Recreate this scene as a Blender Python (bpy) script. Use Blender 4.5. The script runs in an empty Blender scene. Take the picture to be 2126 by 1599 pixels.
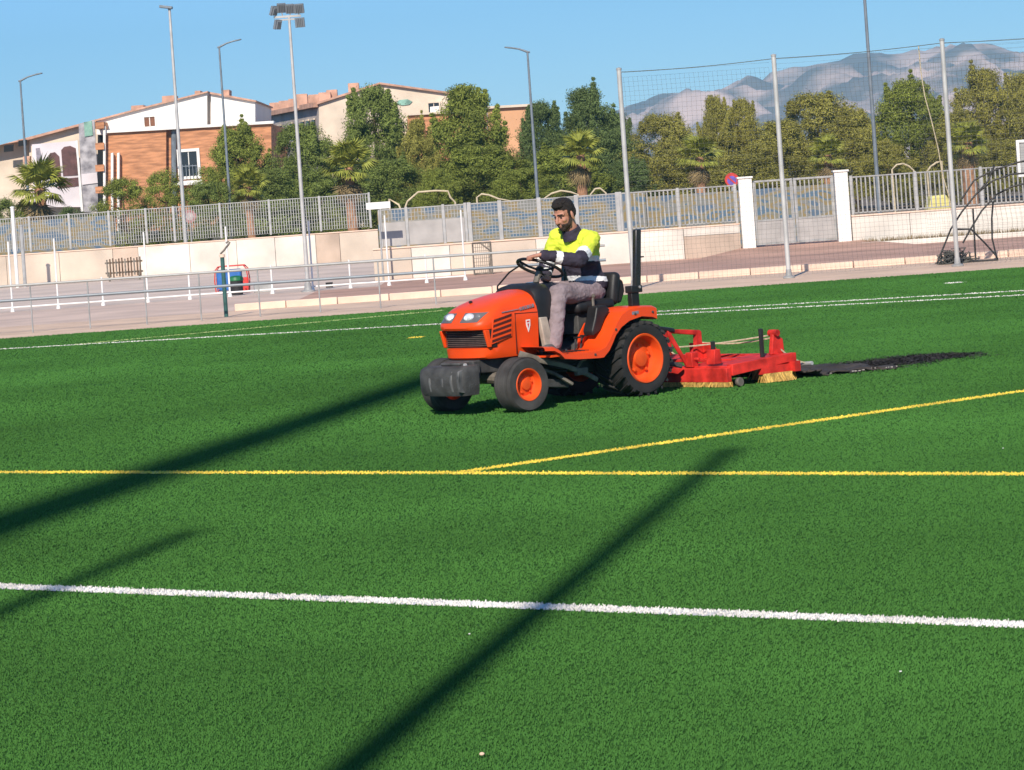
import bpy, bmesh, math, random
import numpy as np
from mathutils import Vector, Matrix, Euler

R = math.radians
scene = bpy.context.scene
col = scene.collection
random.seed(7)

# ------------------------------------------------------------------ camera, sky, sun, exposure
FPX, CAM_H, PPX, PPY, ROLL = 6000.0, 1.75, 1063.0, 417.0, R(4.0)
cd = bpy.data.cameras.new('camera')
cam = bpy.data.objects.new('camera', cd)
col.objects.link(cam)
cam.location = (0, 0, CAM_H)
cam.rotation_euler = (Matrix.Rotation(R(90), 3, 'X') @ Matrix.Rotation(-ROLL, 3, 'Z')).to_euler()
cd.sensor_width = 36.0
cd.lens = FPX / 2126.0 * 36.0
cd.shift_y = -(799.5 - PPY) / 2126.0
cd.clip_start = 0.1
cd.clip_end = 20000
scene.camera = cam

SUN_EL = R(34.0)
SHADOW_AZ = R(11.0)                      # shadows run away from the camera, a little to the right
sdir = Vector((math.sin(SHADOW_AZ) * math.cos(SUN_EL), math.cos(SHADOW_AZ) * math.cos(SUN_EL), -math.sin(SUN_EL)))
sl = bpy.data.lights.new('sun', 'SUN')
sl.energy = 4.6
sl.angle = R(0.53)
sl.color = (1.0, 0.90, 0.77)
sun = bpy.data.objects.new('sun', sl)
col.objects.link(sun)
sun.rotation_euler = sdir.to_track_quat('-Z', 'Y').to_euler()
sun.location = (0, -20, 30)

world = bpy.data.worlds.new('World')
scene.world = world
world.use_nodes = True
wt = world.node_tree
sky = wt.nodes.new('ShaderNodeTexSky')
sky.sky_type = 'NISHITA'
sky.sun_disc = False
sky.sun_elevation = SUN_EL
sky.sun_rotation = R(180) + SHADOW_AZ      # the sun stands behind the camera, a little to the left
sky.air_density = 0.88
sky.dust_density = 0.0
sky.ozone_density = 10.0
wt.nodes['Background'].inputs['Strength'].default_value = 0.112
wt.links.new(sky.outputs[0], wt.nodes['Background'].inputs[0])

vs = scene.view_settings
vs.view_transform = 'Standard'
vs.look = 'None'
vs.exposure = 0.32
vs.gamma = 1.0
vs.use_curve_mapping = False
scene.cycles.use_denoising = True
scene.cycles.max_bounces = 6
scene.cycles.volume_bounces = 0
scene.cycles.transparent_max_bounces = 8


# ------------------------------------------------------------------ photo measurements -> places
def rd(px, py):
    a, b = px - PPX, py - PPY
    return a * math.cos(ROLL) - b * math.sin(ROLL), a * math.sin(ROLL) + b * math.cos(ROLL)


def P(px, py, Y):
    r, d = rd(px, py)
    return Vector((r / FPX * Y, Y, CAM_H - d / FPX * Y))


def G(px, py, z=0.0):
    r, d = rd(px, py)
    Y = FPX * (CAM_H - z) / d
    return Vector((r / FPX * Y, Y, z))


# ------------------------------------------------------------------ materials
MATS = {}


def mat(name, c, rough=0.7, metal=0.0, var=0.12, scale=6.0, bump=0.0, bscale=None, island=0.0, spec=0.4, c2=None, detail=5.0, coat=0.0, ramp=(.32, .66), stretch=1.0, soft=0.0):
    if name in MATS:
        return MATS[name]
    m = bpy.data.materials.new(name)
    m.use_nodes = True
    nt = m.node_tree
    b = nt.nodes['Principled BSDF']
    b.inputs['Roughness'].default_value = rough
    b.inputs['Metallic'].default_value = metal
    b.inputs['Specular IOR Level'].default_value = spec
    b.inputs['Coat Weight'].default_value = coat
    tc = nt.nodes.new('ShaderNodeTexCoord')
    no = nt.nodes.new('ShaderNodeTexNoise')
    no.inputs['Scale'].default_value = scale
    no.inputs['Detail'].default_value = detail
    mpn = nt.nodes.new('ShaderNodeMapping')
    mpn.inputs['Scale'].default_value = (1, 1, stretch)
    nt.links.new(tc.outputs['Object'], mpn.inputs[0])
    nt.links.new(mpn.outputs[0], no.inputs['Vector'])
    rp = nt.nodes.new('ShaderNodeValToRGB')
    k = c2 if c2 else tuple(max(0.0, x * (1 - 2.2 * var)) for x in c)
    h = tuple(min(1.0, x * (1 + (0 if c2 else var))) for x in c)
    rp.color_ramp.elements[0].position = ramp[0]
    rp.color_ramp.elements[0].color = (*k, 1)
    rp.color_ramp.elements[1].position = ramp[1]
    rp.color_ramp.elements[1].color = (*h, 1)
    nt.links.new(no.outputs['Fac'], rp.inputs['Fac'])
    out = rp.outputs['Color']
    if island > 0:
        ge = nt.nodes.new('ShaderNodeNewGeometry')
        mr = nt.nodes.new('ShaderNodeMapRange')
        mr.inputs['To Min'].default_value = 1 - island
        mr.inputs['To Max'].default_value = 1 + island
        nt.links.new(ge.outputs['Random Per Island'], mr.inputs['Value'])
        mx = nt.nodes.new('ShaderNodeMix')
        mx.data_type = 'RGBA'
        mx.blend_type = 'MULTIPLY'
        mx.inputs['Factor'].default_value = 1.0
        nt.links.new(out, mx.inputs['A'])
        nt.links.new(mr.outputs['Result'], mx.inputs['B'])
        out = mx.outputs['Result']
    nt.links.new(out, b.inputs['Base Color'])
    mrr = nt.nodes.new('ShaderNodeMapRange')
    mrr.inputs['To Min'].default_value = max(0.05, rough - 0.12)
    mrr.inputs['To Max'].default_value = min(1.0, rough + 0.1)
    nt.links.new(no.outputs['Fac'], mrr.inputs['Value'])
    nt.links.new(mrr.outputs['Result'], b.inputs['Roughness'])
    if bump > 0:
        n2 = nt.nodes.new('ShaderNodeTexNoise')
        n2.inputs['Scale'].default_value = bscale or scale * 6
        n2.inputs['Detail'].default_value = 4
        nt.links.new(tc.outputs['Object'], n2.inputs['Vector'])
        bp = nt.nodes.new('ShaderNodeBump')
        bp.inputs['Strength'].default_value = bump
        bp.inputs['Distance'].default_value = 0.02
        nt.links.new(n2.outputs['Fac'], bp.inputs['Height'])
        nt.links.new(bp.outputs['Normal'], b.inputs['Normal'])
    if soft > 0:                             # thin fibres scatter light softly: shading leans to the pile's own up direction
        ge2 = nt.nodes.new('ShaderNodeNewGeometry')
        mxn = nt.nodes.new('ShaderNodeMix')
        mxn.data_type = 'VECTOR'
        mxn.inputs['Factor'].default_value = soft
        mxn.inputs[5].default_value = (0, 0, 1)
        nt.links.new(ge2.outputs['Normal'], mxn.inputs[4])
        vn = nt.nodes.new('ShaderNodeVectorMath')
        vn.operation = 'NORMALIZE'
        nt.links.new(mxn.outputs[1], vn.inputs[0])
        nt.links.new(vn.outputs[0], b.inputs['Normal'])
    MATS[name] = m
    return m


# ------------------------------------------------------------------ mesh helpers
class MB:
    def __init__(s):
        s.v, s.f, s.m = [], [], []
        s.mi = 0

    def add(s, vs, fs):
        o = len(s.v)
        s.v += [tuple(p) for p in vs]
        for f in fs:
            s.f.append([i + o for i in f])
            s.m.append(s.mi)
        return s

    def box(s, c, d, rot=None):
        x, y, z = d[0] / 2, d[1] / 2, d[2] / 2
        pts = [Vector((a * x, b * y, e * z)) for e in (-1, 1) for b in (-1, 1) for a in (-1, 1)]
        M = rot if rot is not None else Matrix.Identity(3)
        pts = [M @ p + Vector(c) for p in pts]
        return s.add(pts, [(0, 2, 3, 1), (4, 5, 7, 6), (0, 1, 5, 4), (2, 6, 7, 3), (0, 4, 6, 2), (1, 3, 7, 5)])

    def hexa(s, pts):
        return s.add(pts, [(0, 2, 3, 1), (4, 5, 7, 6), (0, 1, 5, 4), (2, 6, 7, 3), (0, 4, 6, 2), (1, 3, 7, 5)])

    def tube(s, pts, r, n=8, caps=True, closed=False, flat=1.0):
        pts = [Vector(p) for p in pts]
        k = len(pts)
        rs = r if isinstance(r, (list, tuple)) else [r] * k
        ring = []
        up = None
        for i, p in enumerate(pts):
            a = pts[(i - 1) % k] if (i > 0 or closed) else p
            b = pts[(i + 1) % k] if (i < k - 1 or closed) else p
            t = (b - a)
            if t.length < 1e-9:
                t = Vector((0, 0, 1))
            t.normalize()
            if up is None:
                up = Vector((0, 0, 1)) if abs(t.z) < 0.9 else Vector((1, 0, 0))
            u = (up - t * up.dot(t))
            if u.length < 1e-6:
                u = t.orthogonal()
            u.normalize()
            w = t.cross(u)
            up = u
            ring.append([p + (u * math.cos(q) + w * math.sin(q) * flat) * rs[i] for q in (2 * math.pi * j / n for j in range(n))])
        vs = [p for rg in ring for p in rg]
        fs = []
        for i in range(k if closed else k - 1):
            for j in range(n):
                a, b = i * n + j, i * n + (j + 1) % n
                c2, d2 = ((i + 1) % k) * n + (j + 1) % n, ((i + 1) % k) * n + j
                fs.append((a, b, c2, d2))
        if caps and not closed:
            fs.append(tuple(range(n))[::-1])
            fs.append(tuple(range((k - 1) * n, k * n)))
        return s.add(vs, fs)

    def lathe(s, prof, c=(0, 0, 0), axis='y', n=32):
        vs = []
        for r, h in prof:
            for j in range(n):
                q = 2 * math.pi * j / n
                a, b = r * math.cos(q), r * math.sin(q)
                p = {'y': (a, h, b), 'z': (a, b, h), 'x': (h, a, b)}[axis]
                vs.append((p[0] + c[0], p[1] + c[1], p[2] + c[2]))
        fs = []
        for i in range(len(prof) - 1):
            for j in range(n):
                fs.append((i * n + j, i * n + (j + 1) % n, (i + 1) * n + (j + 1) % n, (i + 1) * n + j))
        return s.add(vs, fs)

    def prism(s, poly, a, b, plane='xz'):
        n = len(poly)
        def pt(p, h):
            return {'xz': (p[0], h, p[1]), 'xy': (p[0], p[1], h), 'yz': (h, p[0], p[1])}[plane]
        vs = [pt(p, a) for p in poly] + [pt(p, b) for p in poly]
        fs = [tuple(range(n)), tuple(range(n, 2 * n))[::-1]]
        fs += [(i, i + n, (i + 1) % n + n, (i + 1) % n) for i in range(n)]
        return s.add(vs, fs)

    def grid(s, rows, closed=False):
        n = len(rows[0])
        vs = [p for r in rows for p in r]
        fs = []
        for i in range(len(rows) - 1):
            for j in range(n if closed else n - 1):
                fs.append((i * n + j, i * n + (j + 1) % n, (i + 1) * n + (j + 1) % n, (i + 1) * n + j))
        return s.add(vs, fs)

    def ball(s, c, r, n=10, m=7):
        r = r if isinstance(r, (tuple, list)) else (r, r, r)
        rows = []
        for i in range(m + 1):
            t = math.pi * i / m
            rr = max(math.sin(t), 1e-3)
            rows.append([(c[0] + r[0] * rr * math.cos(2 * math.pi * j / n), c[1] + r[1] * rr * math.sin(2 * math.pi * j / n), c[2] + r[2] * math.cos(t)) for j in range(n)])
        return s.grid(rows, True)

    def mesh(s, name, mats, smooth=35):
        me = bpy.data.meshes.new(name)
        me.from_pydata(s.v, [], s.f)
        for m in (mats if isinstance(mats, (list, tuple)) else [mats]):
            me.materials.append(m)
        if any(s.m):
            me.polygons.foreach_set('material_index', s.m)
        bm = bmesh.new()
        bm.from_mesh(me)
        bmesh.ops.recalc_face_normals(bm, faces=bm.faces)
        bm.to_mesh(me)
        bm.free()
        if smooth:
            me.polygons.foreach_set('use_smooth', [True] * len(me.polygons))
            me.set_sharp_from_angle(angle=R(smooth))
        me.update()
        return me

    def build(s, name, mats, parent=None, bevel=0.0, smooth=35, seg=2):
        return link(name, s.mesh(name, mats, smooth), parent, bevel, seg)


def link(name, me, parent=None, bevel=0.0, seg=2):
    o = bpy.data.objects.new(name, me)
    col.objects.link(o)
    if parent is not None:
        o.parent = parent
    if bevel > 0:
        b = o.modifiers.new('bevel', 'BEVEL')
        b.width = bevel
        b.segments = seg
        b.limit_method = 'ANGLE'
        b.angle_limit = R(40)
    return o


def npmesh(name, verts, tris, material, smooth=False, k=3):
    me = bpy.data.meshes.new(name)
    nv, nf = len(verts), len(tris)
    me.vertices.add(nv)
    me.vertices.foreach_set('co', np.ascontiguousarray(verts, dtype=np.float32).ravel())
    me.loops.add(nf * k)
    me.loops.foreach_set('vertex_index', np.ascontiguousarray(tris, dtype=np.int32).ravel())
    me.polygons.add(nf)
    me.polygons.foreach_set('loop_start', np.arange(0, nf * k, k, dtype=np.int32))
    me.polygons.foreach_set('loop_total', np.full(nf, k, dtype=np.int32))
    if smooth:
        me.polygons.foreach_set('use_smooth', np.ones(nf, dtype=bool))
    me.materials.append(material)
    me.update(calc_edges=True)
    return me


def tag(o, label, cat, group=None):
    o['label'] = label
    o['category'] = cat
    if group:
        o['group'] = group
    return o


def struct(o, kind='structure', label=None):
    o['kind'] = kind
    if label:
        o['label'] = label
    return o


def thing(name, label, cat, loc=(0, 0, 0), rz=0.0, group=None):
    o = bpy.data.objects.new(name, None)
    o.empty_display_size = 0.2
    col.objects.link(o)
    o.location = loc
    o.rotation_euler = (0, 0, rz)
    return tag(o, label, cat, group)


# ------------------------------------------------------------------ palette
M_turfbase = mat('turf_base', (0.053, 0.156, 0.028), 0.9, var=0.08, scale=3.0, bump=0.5, bscale=160, spec=0.05)
M_fibre = mat('turf_fibre', (0.056, 0.166, 0.031), 0.75, var=0.12, scale=0.28, island=0.08, spec=0.12, soft=0.5)
M_fwhite = mat('line_white', (0.80, 0.77, 0.72), 0.6, var=0.10, scale=2.5, island=0.12, soft=.5)
M_fyellow = mat('line_yellow', (0.86, 0.64, 0.07), 0.6, var=0.12, scale=2.5, island=0.15, soft=.5)
M_path = mat('path_concrete', (0.74, 0.53, 0.38), 0.9, var=0.08, scale=0.9, bump=0.3, bscale=30)
M_kerb = mat('kerb_concrete', (0.78, 0.58, 0.45), 0.85, var=0.06, scale=3, bump=0.2)
M_pave = mat('pavement_pink', (0.52, 0.315, 0.235), 0.92, var=0.12, scale=0.6, bump=0.3, bscale=25)
M_court = mat('court_grey', (0.70, 0.56, 0.46), 0.9, var=0.08, scale=0.35, bump=0.2, bscale=25)
M_soil = mat('soil', (0.20, 0.155, 0.11), 0.95, var=0.2, scale=0.25, bump=0.3)
M_wallw = mat('wall_white', (0.72, 0.66, 0.58), 0.9, var=0.11, scale=0.8, bump=0.25, bscale=18)
M_wallb = mat('wall_beige', (0.62, 0.52, 0.42), 0.9, var=0.10, scale=0.7, bump=0.25, bscale=18)
M_wallt = mat('wall_tan', (0.54, 0.42, 0.33), 0.9, var=0.14, scale=0.8, bump=0.25, bscale=18)
M_galv = mat('galvanised', (0.36, 0.36, 0.35), 0.5, metal=0.1, var=0.10, scale=5)
M_galvp = mat('galvanised_pale', (0.42, 0.42, 0.41), 0.5, metal=0.15, var=0.08, scale=5)
M_pole = mat('pole_paint', (0.52, 0.51, 0.49), 0.5, metal=0.2, var=0.08, scale=3)
M_dpole = mat('lamp_grey', (0.20, 0.23, 0.26), 0.5, metal=0.2, var=0.1, scale=3)
M_white = mat('white_paint', (0.80, 0.79, 0.76), 0.55, var=0.05, scale=4)
M_sheet = mat('gate_sheet', (0.40, 0.38, 0.36), 0.55, metal=0.2, var=0.08, scale=2.5)
M_black = mat('black_plastic', (0.018, 0.018, 0.019), 0.5, var=0.15, scale=9, bump=0.08, bscale=120)
M_rubber = mat('tyre_rubber', (0.030, 0.029, 0.028), 0.82, var=0.22, scale=9, bump=0.15, bscale=70, c2=(0.018, 0.018, 0.018))
M_rubberd = mat('tyre_rubber_dusty', (0.062, 0.058, 0.054), 0.88, var=0.2, scale=7, bump=0.15, bscale=70)
M_orange = mat('tractor_orange', (0.86, 0.075, 0.008), 0.42, var=0.05, scale=3.0, spec=0.3, coat=0.18)
M_orangew = mat('wheel_orange', (0.82, 0.095, 0.014), 0.5, var=0.10, scale=8, spec=0.3)
M_red = mat('implement_red', (0.64, 0.034, 0.024), 0.6, var=0.20, scale=9, spec=0.25, bump=0.15, bscale=60)
M_iron = mat('cast_iron', (0.075, 0.074, 0.072), 0.75, metal=0.1, var=0.2, scale=8, bump=0.3, bscale=60)
M_dirtmetal = mat('dusty_metal', (0.20, 0.175, 0.145), 0.8, metal=0.1, var=0.25, scale=9, bump=0.2)
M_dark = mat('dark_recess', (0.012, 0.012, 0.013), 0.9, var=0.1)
M_lampshine = mat('lamp_reflector', (0.86, 0.86, 0.88), 0.22, metal=0.35, var=0.02)  # lamp's bright reflection painted in as a near-white, mostly non-metal base colour
M_decal = mat('decal_grey', (0.24, 0.22, 0.25), 0.5, var=0.1, scale=40)
M_bristle = mat('bristle_yellow', (0.60, 0.38, 0.10), 0.7, var=0.2, scale=30, island=0.35)
M_rope = mat('rope', (0.52, 0.44, 0.30), 0.9, var=0.15, scale=40)
M_mat = mat('drag_mat_rubber', (0.028, 0.024, 0.023), 0.9, var=0.25, scale=4, bump=0.6, bscale=50, c2=(0.075, 0.062, 0.052))
M_skin = mat('skin', (0.50, 0.235, 0.155), 0.5, var=0.08, scale=14, spec=0.35)
M_hair = mat('hair', (0.024, 0.017, 0.014), 0.7, var=0.3, scale=50, bump=0.8, bscale=160)
M_hivis = mat('hi_vis_yellow', (0.76, 0.86, 0.06), 0.75, var=0.07, scale=10, bump=0.5, bscale=24)
M_navy = mat('navy_cloth', (0.040, 0.032, 0.052), 0.85, var=0.2, scale=12, bump=0.5, bscale=26)
M_reflect = mat('reflective_tape', (0.84, 0.84, 0.84), 0.35, var=0.03, scale=30)
M_grey = mat('grey_trousers', (0.29, 0.225, 0.235), 0.9, var=0.12, scale=10, bump=0.5, bscale=26)
M_boot = mat('boot', (0.10, 0.10, 0.10), 0.7, var=0.2, scale=20)
M_brick = mat('brick_far', (0.56, 0.255, 0.125), 0.9, var=0.16, scale=0.8, bump=0.3, bscale=8, stretch=7.0, ramp=(.36, .62))
M_bwhite = mat('render_white', (0.86, 0.83, 0.77), 0.85, var=0.03, scale=0.4)
M_bcream = mat('render_cream', (0.72, 0.60, 0.47), 0.9, var=0.10, scale=0.5)
M_bgrey = mat('render_grey', (0.44, 0.39, 0.36), 0.9, var=0.12, scale=0.5)
M_borange = mat('render_orange', (0.68, 0.37, 0.20), 0.9, var=0.08, scale=0.5)
M_rooft = mat('roof_tile', (0.58, 0.34, 0.24), 0.9, var=0.15, scale=1.5, bump=0.4, bscale=10)
M_glass = mat('dark_glass', (0.02, 0.022, 0.026), 0.15, var=0.1, spec=0.6)
M_bark = mat('bark', (0.13, 0.085, 0.055), 0.95, var=0.25, scale=4, bump=0.6, bscale=14)
M_palmbark = mat('palm_bark', (0.38, 0.20, 0.11), 0.95, var=0.2, scale=4, bump=0.6, bscale=14)
M_pines = [mat('pine_needles_%d' % i, c, 0.75, var=0.25, scale=0.7, island=0.45, spec=0.25) for i, c in enumerate(
    [(0.225, 0.265, 0.045), (0.180, 0.230, 0.050), (0.300, 0.280, 0.060), (0.125, 0.175, 0.052)])]
M_palm = mat('palm_leaf', (0.27, 0.29, 0.045), 0.6, var=0.2, scale=1.2, island=0.35)
M_palmdry = mat('palm_leaf_dry', (0.26, 0.19, 0.09), 0.9, var=0.2, scale=1.2, island=0.3)
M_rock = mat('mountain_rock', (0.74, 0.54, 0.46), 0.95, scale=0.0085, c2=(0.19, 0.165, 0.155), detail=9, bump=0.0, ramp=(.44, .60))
M_blue = mat('blue_paint', (0.03, 0.14, 0.42), 0.5, var=0.1)
M_redp = mat('red_paint', (0.62, 0.05, 0.04), 0.5, var=0.1)
M_green = mat('green_post', (0.035, 0.11, 0.10), 0.5, var=0.15)
M_greenlid = mat('green_lid', (0.02, 0.16, 0.06), 0.45, var=0.1)
M_bindark = mat('bin_dark', (0.03, 0.028, 0.03), 0.7, var=0.2)
M_net = mat('net_cord', (0.10, 0.10, 0.09), 0.9, var=0.1)
M_cream = mat('hoop_cream', (0.58, 0.48, 0.32), 0.6, var=0.1)
M_yellowcloth = mat('pale_yellow', (0.75, 0.66, 0.22), 0.7, var=0.08)
M_ban = mat('banner_grey', (0.52, 0.50, 0.52), 0.7, scale=1.6, c2=(0.16, 0.15, 0.17), detail=7)
M_banw = mat('banner_white', (0.70, 0.64, 0.66), 0.7, var=0.06, scale=0.6)
M_banb = mat('banner_brown', (0.13, 0.06, 0.055), 0.7, var=0.2, scale=2)
M_teal = mat('teal_cloth', (0.26, 0.46, 0.37), 0.8, var=0.2, scale=1.5)


def mural_mat():
    m = bpy.data.materials.new('mural_paint')
    m.use_nodes = True
    nt = m.node_tree
    b = nt.nodes['Principled BSDF']
    b.inputs['Roughness'].default_value = 0.8
    tc = nt.nodes.new('ShaderNodeTexCoord')
    no = nt.nodes.new('ShaderNodeTexNoise')
    no.inputs['Scale'].default_value = 1.15
    no.inputs['Detail'].default_value = 1.0
    mp = nt.nodes.new('ShaderNodeMapping')
    mp.inputs['Scale'].default_value = (1.0, 0.2, 2.4)
    nt.links.new(tc.outputs['Object'], mp.inputs[0])
    nt.links.new(mp.outputs[0], no.inputs['Vector'])
    rp = nt.nodes.new('ShaderNodeValToRGB')
    rp.color_ramp.interpolation = 'CONSTANT'
    e = rp.color_ramp.elements
    e[0].position, e[0].color = 0.0, (0.09, 0.14, 0.20, 1)
    e[1].position, e[1].color = 0.40, (0.20, 0.20, 0.18, 1)
    for p, c in ((0.48, (0.25, 0.19, 0.09, 1)), (0.545, (0.21, 0.20, 0.15, 1)), (0.60, (0.09, 0.15, 0.21, 1)), (0.68, (0.22, 0.17, 0.08, 1))):
        q = e.new(p)
        q.color = c
    nt.links.new(no.outputs['Fac'], rp.inputs['Fac'])
    nt.links.new(rp.outputs['Color'], b.inputs['Base Color'])
    return m


M_mural = mural_mat()

# ------------------------------------------------------------------ ground, turf, path, court
TURF_Y = 49.6
KERB_Y = 55.9
WALL_Y = 72.0
LWALL_Y = 100.0

mb = MB()
mb.add([(-6000, -3000, -0.02), (6000, -3000, -0.02), (6000, 9000, -0.02), (-6000, 9000, -0.02)], [(0, 1, 2, 3)])
struct(mb.build('ground', M_soil, smooth=0))


def sheet(name, x0, x1, y0, y1, z, m):
    b = MB()
    b.add([(x0, y0, z), (x1, y0, z), (x1, y1, z), (x0, y1, z)], [(0, 1, 2, 3)])
    return struct(b.build(name, m, smooth=0))


sheet('turf', -60, 60, -40, TURF_Y, -0.004, M_turfbase)
sheet('path', -60, 60, TURF_Y, KERB_Y, -0.002, M_path)
sheet('pavement', -4.6, 60, KERB_Y + 0.14, 66.4, 0.0, M_pave)
sheet('pavement', -60, -4.6, KERB_Y, 66.4, -0.001, mat('pavement_pale', (0.68, 0.51, 0.41), 0.92, var=0.08, scale=0.6, bump=0.3, bscale=25))
b = MB()
b.add([(-60, 66.4, 0.0), (-3.2, 66.4, 0.0), (-3.2, 99.9, 0.0), (-60, 99.9, 0.0)], [(0, 1, 2, 3)])
struct(b.build('court', M_court, smooth=0))
b = MB()
b.add([(-3.2, 66.4, 0.0), (60, 66.4, 0.0), (60, 72, 0.0), (-3.2, 72, 0.0)], [(0, 1, 2, 3)])
struct(b.build('pavement', M_pave, smooth=0))

# kerb stones: one mesh shared
kb = thing('kerb', 'pale concrete kerb between the path and the pink pavement', 'kerb')
kb['kind'] = 'structure'
del kb['category']
ks = MB()
ks.box((0, 0, 0.055), (0.985, 0.16, 0.15))
kme = ks.mesh('kerb_stone', M_kerb)
for i in range(-5, 13):
    o = link('kerb_stone', kme, kb, 0.012)
    o.location = (i + random.uniform(-.004, .004), KERB_Y + 0.07 + random.uniform(-.008, .008), random.uniform(-.006, .006))

# ---- pitch lines, straight strips of coloured fibres
def gl(p, q, ext0=0.0, ext1=0.0):
    a, c = G(*p), G(*q)
    d = (c - a).normalized()
    return a - d * ext0, c + d * ext1


LINES = [('white_pitch_line', gl((0, 1218), (2126, 1298), 8, 5), 0.145, 'w'),
         ('yellow_pitch_line', gl((0, 981), (2126, 985), 10, 8), 0.14, 'y'),
         ('yellow_pitch_line', gl((958, 981), (2126, 812), 0, 9), 0.14, 'y'),
         ('white_pitch_line', gl((42, 723), (2126, 604), 14, 14), 0.20, 'w'),
         ('white_pitch_line', gl((1200, 663), (2126, 613), 0, 10), 0.18, 'w'),
         ('yellow_pitch_line', gl((155, 716), (922, 645), 0, 0), 0.2, 'p'),
         ('yellow_pitch_line', gl((848, 702), (880, 700), 0, 0), 0.30, 'y'),
         ('white_pitch_line', gl((1965, 589), (1998, 586), 0, 0), 0.25, 'w')]
LABEL = ['nearest broad white line crossing the whole pitch', 'yellow line running level across the pitch', 'yellow line slanting up to the right edge',
         'far white touchline behind the tractor', 'second thin white line right of the tractor', 'faint far line on the left', 'short yellow dash left of the tractor', 'short pale dash on the far right']
M_fpale = mat('line_faded', (0.40, 0.47, 0.20), 0.6, var=0.1, scale=3, island=0.15)
for (nm, (a, c), w, k), lb in zip(LINES, LABEL):
    d = (c - a).normalized()
    n = Vector((-d.y, d.x, 0)) * w / 2
    q = MB()
    q.add([a - n, c - n, c + n, a + n], [(0, 1, 2, 3)])
    o = q.build(nm, {'w': M_fwhite, 'y': M_fyellow, 'p': M_fpale}[k], smooth=0)
    o.location.z = 0.001
    struct(o, label=lb)

# fibres
rng = np.random.default_rng(3)


def fibres():
    ys, xs = [], []
    edges = np.linspace(7.5, TURF_Y - 0.02, 120)
    for y0, y1 in zip(edges[:-1], edges[1:]):
        ym = (y0 + y1) / 2
        hw = 0.20 * ym + 2.2
        n = int(15000 * (9 / ym) ** 1.68 * (y1 - y0) * 2 * hw)
        ys.append(rng.uniform(y0, y1, n))
        xs.append(rng.uniform(-hw, hw, n) - 0.0)
    x, y = np.concatenate(xs), np.concatenate(ys)
    kind = np.zeros(len(x), int)
    for (nm, (a, c), w, k) in LINES:
        ax, ay, cx, cy = a.x, a.y, c.x, c.y
        L2 = (cx - ax) ** 2 + (cy - ay) ** 2
        t = ((x - ax) * (cx - ax) + (y - ay) * (cy - ay)) / L2
        dist = np.abs((x - ax) * (cy - ay) - (y - ay) * (cx - ax)) / math.sqrt(L2)
        inside = (t >= 0) & (t <= 1) & (dist < w / 2 + rng.normal(0, 0.007, len(x)))
        kind[inside] = {'w': 1, 'y': 2, 'p': 3}[k]
    s = (np.maximum(y, 8) / 9) ** 0.85
    wd = 0.0026 * s * rng.uniform(.7, 1.3, len(x))
    h = 0.0085 * rng.uniform(.5, 1.2, len(x)) * (1 + 0.10 * (s - 1))
    yaw = rng.uniform(0, 2 * np.pi, len(x))
    # brushed pile: lean drifts over a few metres
    lean = 0.5 * h * rng.normal(0.55, 0.5, len(x))
    drift = 0.9 * np.sin(x * 0.55 + 0.6 * np.sin(y * 0.31)) + 0.8 * np.sin(y * 0.42 + x * 0.17) + rng.normal(0, .9, len(x))
    lx, ly = lean * np.cos(drift) * 1.3, lean * np.sin(drift) * 1.3
    z0 = np.zeros_like(x)
    A = np.stack([x - np.cos(yaw) * wd, y - np.sin(yaw) * wd, z0], 1)
    B = np.stack([x + np.cos(yaw) * wd, y + np.sin(yaw) * wd, z0], 1)
    C = np.stack([x + lx + np.cos(yaw) * wd * .5, y + ly + np.sin(yaw) * wd * .5, h], 1)
    D = np.stack([x + lx - np.cos(yaw) * wd * .5, y + ly - np.sin(yaw) * wd * .5, h], 1)
    V = np.stack([A, B, C, D], 1)
    return V, kind


FV, FK = fibres()
for kk, nm, m, lb in ((0, 'turf_fibres', M_fibre, 'short green artificial grass fibres of the pitch'), (1, 'white_line_fibres', M_fwhite, 'white artificial grass fibres of the pitch lines'),
                      (2, 'yellow_line_fibres', M_fyellow, 'yellow artificial grass fibres of the pitch lines'), (3, 'faded_line_fibres', M_fpale, 'faded yellowish fibres of the far line')):
    s = FV[FK == kk].reshape(-1, 3)
    if len(s) == 0:
        continue
    o = link(nm, npmesh(nm, s, np.arange(len(s)).reshape(-1, 4), m, k=4))
    struct(o, 'stuff', lb)
    o['category'] = 'artificial grass'
del FV

# small litter on the turf
lv = []
q = MB()
for px, py in ((975, 1323), (1870, 1402), (2083, 935)):
    g = G(px, py)
    a = random.uniform(0, 3)
    q.box((g.x, g.y, 0.014), (random.uniform(.005, .010), .004, .004), Matrix.Rotation(a, 3, 'Z'))
o = struct(q.build('litter_specks', M_white), 'stuff', 'tiny white specks of litter scattered on the turf')
o['category'] = 'litter'
pb = MB()
g = G(1001, 1572)
pb.ball((0, 0, 0.006), (0.009, 0.007, 0.006), 9, 6)
o = pb.build('pebble', M_path)
o.location = (g.x, g.y, 0.004)
tag(o, 'small pale pebble lying on the turf near the bottom', 'pebble')

# ------------------------------------------------------------------ walls, fences, gate
def X72(px, py=470):
    return P(px, py, WALL_Y).x


def XL(px, py=500):
    return P(px, py, LWALL_Y).x


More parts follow.
